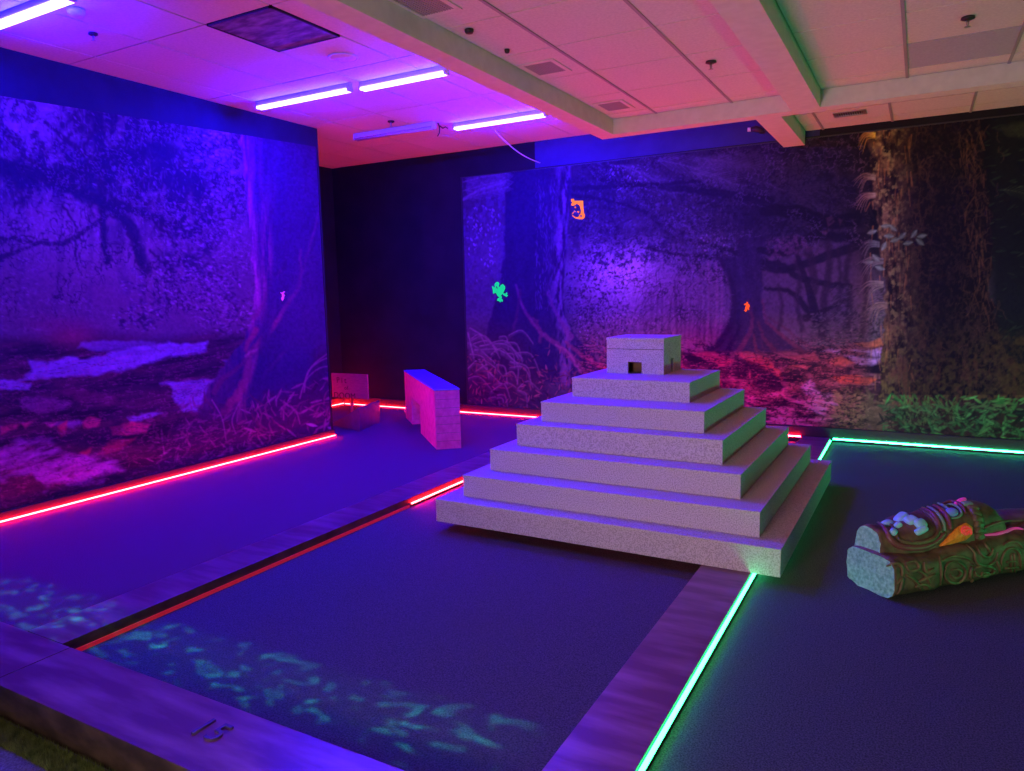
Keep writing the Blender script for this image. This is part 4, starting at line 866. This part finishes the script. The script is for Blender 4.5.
    rg = 1-np.abs(P.noise(11, 14, 171, 4)*2-1); rg2 = 1-np.abs(P.noise(7, 17, 172, 4)*2-1)
    web = np.clip((np.maximum(rg, rg2)-.90)*14, 0, 1)*tm*np.clip((X-905)/12, 0, 1); P.mix(web*np.clip(.25+np.abs(X-945)/40, 0, 1), (.17, .115, .085), .6)
    P.mix(tm*np.clip((P.noise(2.6, 3, 173, 3)-.58)*9, 0, 1)*np.clip((X-905)/12, 0, 1), (.12, .08, .06), .45)
    for _ in range(50):   # vine web and bark ridges
        x, y = rng.uniform(900, 1000), rng.uniform(115, 400); q = [(x, y)]
        for _k in range(4): x += rng.normal(0, 2.6); y += rng.uniform(2, 5); q.append((x, y))
        if rng.random() < .7 and 925 < q[0][0] < 975 and 190 < q[0][1] < 330: continue
        P.line(q, 1.1, (.21, .135, .10), .5, .5, .8)
    for _ in range(150):
        x, y = rng.uniform(870, 912), rng.uniform(110, 410); P.line([(x, y), (x+rng.normal(0, 1.5), y+rng.uniform(5, 18))], 1.2, (.05, .03, .025) if rng.random() < .5 else (.48, .30, .16), .5, .5, .7)
    for _ in range(60):    # lit right edge of the giant
        y = rng.uniform(125, 330); x = np.interp(y, [125, 330], [965, 988])+rng.normal(0, 6); P.line([(x, y), (x+rng.normal(0, 3), y+rng.uniform(6, 16))], 1.3, (.26, .16, .11), .6, .5, .8)
    P.mix(P.polym([(985, 335), (1024, 330), (1100, 380), (1100, 405), (1000, 405)], 6, 8, 158)*np.clip((P.noise(5, 6, 159, 4)-.36)*4, 0, 1), (.17, .13, .06), .8)
    # ferns at its left edge, ivy leaves
    for x, y, a, L, c in ((872, 136, 2.7, 15, (.62, .50, .16)), (872, 178, 2.9, 20, (.38, .36, .30)), (872, 196, 2.6, 18, (.42, .38, .34)), (880, 262, 2.8, 22, (.26, .28, .30)), (880, 285, 2.7, 22, (.30, .30, .28)), (884, 306, 2.6, 20, (.34, .30, .26)), (876, 245, 2.9, 18, (.22, .26, .32))):
        for k in range(7):
            aa = a-(k-3)*.17; L2 = L*rng.uniform(.7, 1.15); P.line([(x+3, y-3+k*.8), (x+L2*.55*math.cos(aa), y+L2*.5*math.sin(aa)-3), (x+L2*math.cos(aa), y+L2*math.sin(aa)+3+rng.uniform(-1, 2))], 1.3, np.array(c)*rng.uniform(.6, 1.2), .8, .35, .3)
    for x, y in ((889, 236), (895, 240), (902, 236), (908, 243), (914, 234), (922, 236), (920, 242), (886, 226), (893, 228), (884, 246), (876, 258), (868, 262), (880, 268), (872, 232)):
        P.leaf(x, y, 12, 6, rng.normal(-.3, .6), (.20, .27, .27), .9, True)
    # foreground plants, leaf green raised for the LED light below them
    gm = np.clip((Y-np.interp(X, [820, 850, 880, 940, 985, 1330], [425, 408, 404, 408, 398, 390])-8*(P.noise(10, 7, 160, 3)-.5))/5, 0, 1)*np.clip((X-818)/10, 0, 1)
    P.mix(gm, (.055, .060, .035), .9)
    P.leaves(420, (835, 890, 392, 440), 15, 4.5, (.35, .7), [(.22, .24, .13), (.16, .17, .09), (.30, .30, .18)], .8, lambda x, y: 1 if y > 402 or x < 872 else 0, True)
    P.leaves(900, (880, 1330, 398, 446), 15, 4.0, (.1, .8), [(.08, .50, .14), (.05, .30, .08), (.01, .04, .015), (.12, .70, .20)], .9, lambda x, y: 1 if y > 408 else .35, True)
    P.leaves(260, (960, 1330, 396, 412), 11, 3, (-.1, .3), [(.20, .62, .22)], .8)
    P.leaves(150, (900, 960, 395, 425), 8, 2, (1.2, .5), [(.14, .42, .13)], .8)
    fine = np.clip((X-574)/6, 0, 1)*np.clip((872-X)/10, 0, 1)*(1-tmid*.8)*(1-.85*np.clip((X-762)/6, 0, 1)*np.clip((Y-243)/6, 0, 1)*np.clip((338-Y)/6, 0, 1)); up_ = np.clip((345-Y)/12, 0, 1)
    P.mix(np.clip((P.ridge(5, 4, 174, 3, .4)-.89)*14, 0, 1)*fine*up_*np.clip((P.noise(26, 22, 175, 2)-.40)*6, 0, 1), (.34, .30, .50), .40)
    P.mix(np.clip((P.ridge(5, 5, 176, 3, -.3)-.88)*12, 0, 1)*fine*up_*np.clip((P.noise(30, 24, 177, 2)-.40)*6, 0, 1), (.025, .022, .06), .75)
    P.mix(np.clip((P.ridge(10, 3, 178, 4, .1)-.89)*12, 0, 1)*fine*(1-up_), (.50, .26, .34), .5)
    P.mix(np.clip((P.ridge(9, 3, 179, 4, .1)-.87)*12, 0, 1)*fine*(1-up_), (.02, .014, .03), .8)
    lowl = np.clip((X-880)/6, 0, 1)*np.clip((Y-402)/8, 0, 1)
    P.mix(np.clip((P.ridge(10, 5, 180, 3, .5)-.86)*9, 0, 1)*lowl, (.02, .03, .012), .75)
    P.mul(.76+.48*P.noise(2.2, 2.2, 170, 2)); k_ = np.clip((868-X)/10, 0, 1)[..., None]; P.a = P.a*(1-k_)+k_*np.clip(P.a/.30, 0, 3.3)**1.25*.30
    rr = (np.clip((Y-348)/20, 0, 1)*np.clip((X-590)/40, 0, 1)*np.clip((868-X)/40, 0, 1))[..., None]; P.a *= 1+rr*(np.array((.9, .0, .15)))  # red LED glow put into the print, low in the middle
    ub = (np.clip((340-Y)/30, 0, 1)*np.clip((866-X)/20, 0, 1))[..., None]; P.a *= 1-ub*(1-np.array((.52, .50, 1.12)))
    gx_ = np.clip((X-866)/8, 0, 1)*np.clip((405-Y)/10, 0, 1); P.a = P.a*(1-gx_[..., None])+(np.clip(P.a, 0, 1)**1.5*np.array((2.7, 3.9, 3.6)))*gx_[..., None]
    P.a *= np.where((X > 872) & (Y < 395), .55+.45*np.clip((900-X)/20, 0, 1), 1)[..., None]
    return P

def pxarr(W3):
    d = W3-np.array([0, 0, EYE]); F3, R3, U3 = (np.array(v) for v in (fw, rt, up)); dd = np.maximum(d@F3, .2)
    return 512+F_PX*(d@R3)/dd, 385.5-F_PX*(d@U3)/dd
def mural(name, label, P, us, zf0, zf1, nz, to3, flip, gain):
    """us: positions along the wall, zf0/zf1: bottom and top heights"""
    nu = len(us); t = np.linspace(0, 1, nz); U, T = np.meshgrid(us, t); Zv = zf0(U)*(1-T)+zf1(U)*T
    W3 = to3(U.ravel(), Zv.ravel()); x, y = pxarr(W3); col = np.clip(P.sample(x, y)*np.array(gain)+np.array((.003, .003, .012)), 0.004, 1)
    idx = np.arange(nu*nz).reshape(nz, nu); q = np.stack([idx[:-1, :-1], idx[:-1, 1:], idx[1:, 1:], idx[1:, :-1]], -1).reshape(-1, 4)
    if flip: q = q[:, ::-1]
    me = bpy.data.meshes.new(name); me.vertices.add(len(W3)); me.vertices.foreach_set('co', W3.ravel().astype(np.float32))
    me.loops.add(q.size); me.loops.foreach_set('vertex_index', q.ravel().astype(np.int32)); me.polygons.add(len(q))
    me.polygons.foreach_set('loop_start', np.arange(0, q.size, 4, dtype=np.int32)); me.polygons.foreach_set('loop_total', np.full(len(q), 4, np.int32))
    me.update(calc_edges=True); ca = me.color_attributes.new('print', 'FLOAT_COLOR', 'POINT')
    ca.data.foreach_set('color', np.c_[col, np.ones(len(col))].ravel().astype(np.float32))
    me.materials.append(m_print); o = bpy.data.objects.new(name, me); C.objects.link(o)
    return tag(o, label, 'mural', 'printed forest murals')
m_print = mat('mural_print', rough=0.6, spec=0.15)
_a = nd(m_print, 'ShaderNodeVertexColor'); _a.layer_name = 'print'; lk(m_print, _a.outputs['Color'], m_print.node_tree.nodes['Principled BSDF'].inputs['Base Color'])
_n = nd(m_print, 'ShaderNodeTexNoise'); _n.inputs['Scale'].default_value = 3.0; _n.inputs['Detail'].default_value = 3
_b = nd(m_print, 'ShaderNodeBump'); _b.inputs['Strength'].default_value = 0.35; _b.inputs['Distance'].default_value = 0.03
lk(m_print, _n.outputs['Fac'], _b.inputs['Height']); lk(m_print, _b.outputs['Normal'], m_print.node_tree.nodes['Principled BSDF'].inputs['Normal'])
m_bordertrim2 = mat('dark_edging', (0.13, 0.11, 0.22), 0.5)
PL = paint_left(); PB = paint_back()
ml = mural('printed_mural', 'forest stream mural print covering the left partition wall', PL, np.arange(-1.0, YEND-0.03, 0.0078),
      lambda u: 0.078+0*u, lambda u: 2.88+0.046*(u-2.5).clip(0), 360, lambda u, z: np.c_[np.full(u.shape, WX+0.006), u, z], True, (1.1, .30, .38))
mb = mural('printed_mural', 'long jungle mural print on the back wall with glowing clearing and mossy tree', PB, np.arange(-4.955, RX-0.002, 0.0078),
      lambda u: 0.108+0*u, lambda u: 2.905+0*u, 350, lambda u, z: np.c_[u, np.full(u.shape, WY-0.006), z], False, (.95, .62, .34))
for me_ in (ml, mb):
    bm = bmesh.new()
    if me_ is ml: box(bm, WX+0.001, WX+0.012, -1.0, YEND-0.03, 0.070, 0.079); box(bm, WX+0.001, WX+0.010, YEND-0.03, YEND-0.020, 0.07, 3.02)
    else: box(bm, -4.975, -4.955, WY-0.012, WY-0.001, 0.105, 2.915); box(bm, -4.975, RX, WY-0.010, WY-0.001, 2.905, 2.917)
    obj('edge_strip', bm, m_dark, me_)
del PL, PB

# ---------------------------------------------------------------- fluorescent stickers
m_fgreen = mat('green_fluorescent_vinyl', (0.02, 0.5, 0.03), 0.6, emit=(0.0, 0.75, 0.22), es=0.8)
m_forange = mat('orange_fluorescent_vinyl', (0.5, 0.2, 0.0), 0.6, emit=(1.0, 0.22, 0.01), es=1.0)
m_forange2 = mat('red_orange_fluorescent_vinyl', (0.5, 0.1, 0.0), 0.6, emit=(1.0, 0.10, 0.02), es=0.8)
m_fpink = mat('pink_fluorescent_vinyl', (0.4, 0.05, 0.3), 0.6, emit=(0.75, 0.04, 0.85), es=0.8)
for _m in (m_fgreen, m_forange, m_forange2, m_fpink): _m.node_tree.nodes['Principled BSDF'].inputs['Specular IOR Level'].default_value = 0.1
def sticker(name, label, cat, polys, m_, wall, holes=()):
    bm = bmesh.new()
    for pl in polys:
        P3 = []
        for (x, y) in pl:
            q = ony(x, y, WY-0.009) if wall == 'b' else onx(x, y, WX+0.009); P3.append(q)
        off = Vector((0, 0.002, 0)) if wall == 'b' else Vector((-0.002, 0, 0))
        a = [bm.verts.new(q) for q in P3]; b = [bm.verts.new(q+off) for q in P3]
        bm.faces.new(a); bm.faces.new(b[::-1])
        for i in range(len(a)): bm.faces.new((a[i], a[(i+1) % len(a)], b[(i+1) % len(a)], b[i]))
    return tag(obj(name, bm, m_), label, cat)
def zc(pts, x0, y0, k): return [(x0+x/k, y0+y/k) for x, y in pts]
frog = zc([(300, 395), (340, 350), (375, 340), (400, 290), (440, 270), (480, 310), (485, 350), (460, 410), (445, 450), (490, 455), (510, 430), (528, 440), (520, 470), (540, 490), (510, 522), (480, 500), (455, 490),
           (435, 462), (405, 485), (420, 525), (412, 550), (440, 575), (435, 612), (400, 600), (392, 628), (365, 600), (322, 590), (340, 550), (375, 530), (345, 510), (320, 470), (302, 440), (285, 440), (262, 465), (245, 440), (248, 400), (235, 350), (228, 318), (245, 305), (262, 325), (288, 345)], 480, 270, 19.275)
frog2 = zc([(300, 395), (288, 345), (275, 280), (310, 232), (350, 228), (372, 262), (360, 300), (375, 340), (345, 352), (325, 320), (305, 305), (310, 340), (325, 362)], 480, 270, 19.275)
sticker('frog_sticker', 'glowing green frog shaped sticker on the big trunk of the back mural', 'sticker', [frog, frog2], m_fgreen, 'b')
K = (560, 185, 17.12)
og = [zc(p_, *K) for p_ in ([(188, 240), (235, 235), (245, 270), (240, 300), (285, 320), (255, 345), (225, 355), (190, 350), (195, 320), (212, 295), (190, 280)], [(245, 270), (395, 268), (395, 300), (330, 345), (285, 320), (240, 300)],
      [(395, 300), (400, 400), (410, 480), (385, 490), (350, 500), (360, 440), (345, 380), (330, 345)], [(350, 500), (385, 490), (410, 480), (428, 520), (395, 530), (375, 515), (350, 512), (340, 540), (322, 540), (330, 510)],
      [(428, 520), (415, 565), (375, 588), (330, 585), (322, 540), (340, 540), (360, 548), (378, 540), (375, 515), (395, 530)], [(330, 585), (265, 572), (215, 535), (203, 505), (222, 520), (255, 545), (290, 552), (322, 540)],
      [(245, 375), (270, 370), (275, 390), (255, 398)], [(205, 488), (235, 455), (242, 465), (215, 498)], [(245, 435), (268, 455), (262, 464), (240, 444)], [(292, 445), (330, 450), (322, 478), (300, 472)])]
sticker('scroll_sticker', 'glowing orange curled sticker high on the back mural, right of the big trunk', 'sticker', og, m_forange, 'b')
K = (730, 290, 25.6)
sticker('figure_sticker', 'small glowing red orange sticker on the middle tree of the back mural', 'sticker', [zc([(355, 360), (415, 335), (430, 300), (460, 315), (460, 345), (500, 380), (505, 430), (480, 450), (495, 500), (470, 520), (445, 480), (440, 520), (405, 565), (360, 525), (385, 490), (390, 440), (410, 390), (360, 385)], *K)], m_forange2, 'b')
K = (265, 280, 25.7)
sticker('figure_sticker', 'small glowing magenta sticker on the smooth trunk of the left mural', 'sticker', [zc([(395, 310), (440, 325), (500, 285), (520, 295), (480, 345), (515, 400), (492, 425), (490, 480), (450, 545), (415, 480), (440, 420), (435, 360), (400, 335)], *K)], m_fpink, 'l')

# ---------------------------------------------------------------- artificial grass strip at the foot of the border
m_grass = noisy(mat('turf_blade', rough=0.7), 30, (0.10, 0.15, 0.04), (0.28, 0.36, 0.10))
bm = bmesh.new(); gr = random.Random(5)
for i in range(26000):
    x = gr.uniform(-4.6, -1.9); y = gr.uniform(1.272, 1.360); h = gr.uniform(.016, .034); a = gr.uniform(0, 6.28); w_ = .0016
    lx, ly = gr.uniform(-.010, .010), gr.uniform(-.010, .010); c_, s_ = math.cos(a)*w_, math.sin(a)*w_
    v = [bm.verts.new(q) for q in ((x-c_, y-s_, OUTZ), (x+c_, y+s_, OUTZ), (x+lx, y+ly, OUTZ+h))]; bm.faces.new(v)
tag(obj('artificial_grass', bm, m_grass), 'narrow strip of artificial grass at the foot of the front border board', 'grass', kind='stuff')

# ---------------------------------------------------------------- light
w = bpy.data.worlds.new('world'); bpy.context.scene.world = w; w.use_nodes = True
w.node_tree.nodes['Background'].inputs[0].default_value = (0.5, 0.4, 0.6, 1)
w.node_tree.nodes['Background'].inputs[1].default_value = 0.012
def area(name, loc, aim, sx, sy, power, col):
    l = bpy.data.lights.new(name, 'AREA'); l.shape = 'RECTANGLE'; l.size = sx; l.size_y = sy; l.energy = power; l.color = col
    o = bpy.data.objects.new(name, l); C.objects.link(o); o.location = loc
    o.rotation_euler = (Vector(aim)-Vector(loc)).to_track_quat('-Z', 'Y').to_euler(); return o
def spread(o, d): o.data.spread = R(d); return o
spread(area('hall_lamp', (-1.5, -2.6, 1.25), (-0.9, 4.6, 0.5), 0.9, 0.5, 19, (1.0, 0.80, 0.60)), 75)
spread(area('ceiling_fill', (-1.5, -1.6, 0.9), (-0.2, 4.6, 2.98), 0.8, 0.4, 17, (1.0, 0.50, 0.62)), 80)  # unseen pink fill lamp, added to brighten the ceiling
# small projector throwing broken green ripples on the carpets behind the front board
l = bpy.data.lights.new('ripple_projector', 'SPOT'); l.energy = 1500; l.color = (0.04, 1.0, 0.62); l.spot_size = R(48); l.spot_blend = 0.2; l.shadow_soft_size = 0.01
o = bpy.data.objects.new('ripple_projector', l); C.objects.link(o); o.location = (-2.7, -0.6, 2.8)
o.rotation_euler = (Vector((-2.75, 1.95, -0.05))-Vector(o.location)).to_track_quat('-Z', 'Y').to_euler()
l.use_nodes = True; nt = l.node_tree
def ln(t, **k):
    n = nt.nodes.new(t)
    for a, v in k.items(): setattr(n, a, v)
    return n
em = nt.nodes['Emission']; geo = ln('ShaderNodeNewGeometry')
_mw = o.rotation_euler.to_matrix(); bpy.context.view_layer.update()
def axis_dot(v):
    n = ln('ShaderNodeVectorMath', operation='DOT_PRODUCT'); nt.links.new(geo.outputs['Incoming'], n.inputs[0]); n.inputs[1].default_value = v; return n.outputs['Value']
def mth(op, a, b=None):
    n = ln('ShaderNodeMath', operation=op)
    for i, q in enumerate((a, b)):
        if q is None: continue
        if isinstance(q, (int, float)): n.inputs[i].default_value = q
        else: nt.links.new(q, n.inputs[i])
    return n.outputs[0]
_x, _y, _z = (axis_dot(tuple(_mw.col[k])) for k in range(3))
uu = mth('DIVIDE', _x, _z); vv = mth('DIVIDE', _y, _z)
cb = ln('ShaderNodeCombineXYZ'); nt.links.new(mth('MULTIPLY', uu, 30.0), cb.inputs[0]); nt.links.new(mth('MULTIPLY', vv, 75.0), cb.inputs[1])
nz_ = ln('ShaderNodeTexNoise'); nz_.inputs['Scale'].default_value = 1.0; nz_.inputs['Detail'].default_value = 3; nz_.inputs['Distortion'].default_value = 0.8; nt.links.new(cb.outputs[0], nz_.inputs['Vector'])
pat = mth('POWER', mth('MAXIMUM', mth('MULTIPLY', mth('SUBTRACT', nz_.outputs['Fac'], 0.53), 6.5), 0.0), 1.6)
band = mth('MAXIMUM', mth('SUBTRACT', 1.0, mth('POWER', mth('ABSOLUTE', mth('DIVIDE', vv, 0.042)), 3.0)), 0.0)
nt.links.new(mth('MULTIPLY', mth('ADD', pat, 0.05), band), em.inputs['Strength'])
#EXTRALIGHT#
sc = bpy.context.scene
sc.view_settings.view_transform = 'Standard'; sc.view_settings.look = 'None'
sc.view_settings.gamma = 1.0; sc.view_settings.exposure = 0.0; sc.view_settings.use_curve_mapping = False
sc.cycles.use_denoising = True
sc.cycles.max_bounces = 6; sc.cycles.diffuse_bounces = 4; sc.cycles.glossy_bounces = 3
sc.cycles.sample_clamp_indirect = 4.0
sc.cycles.use_light_tree = True
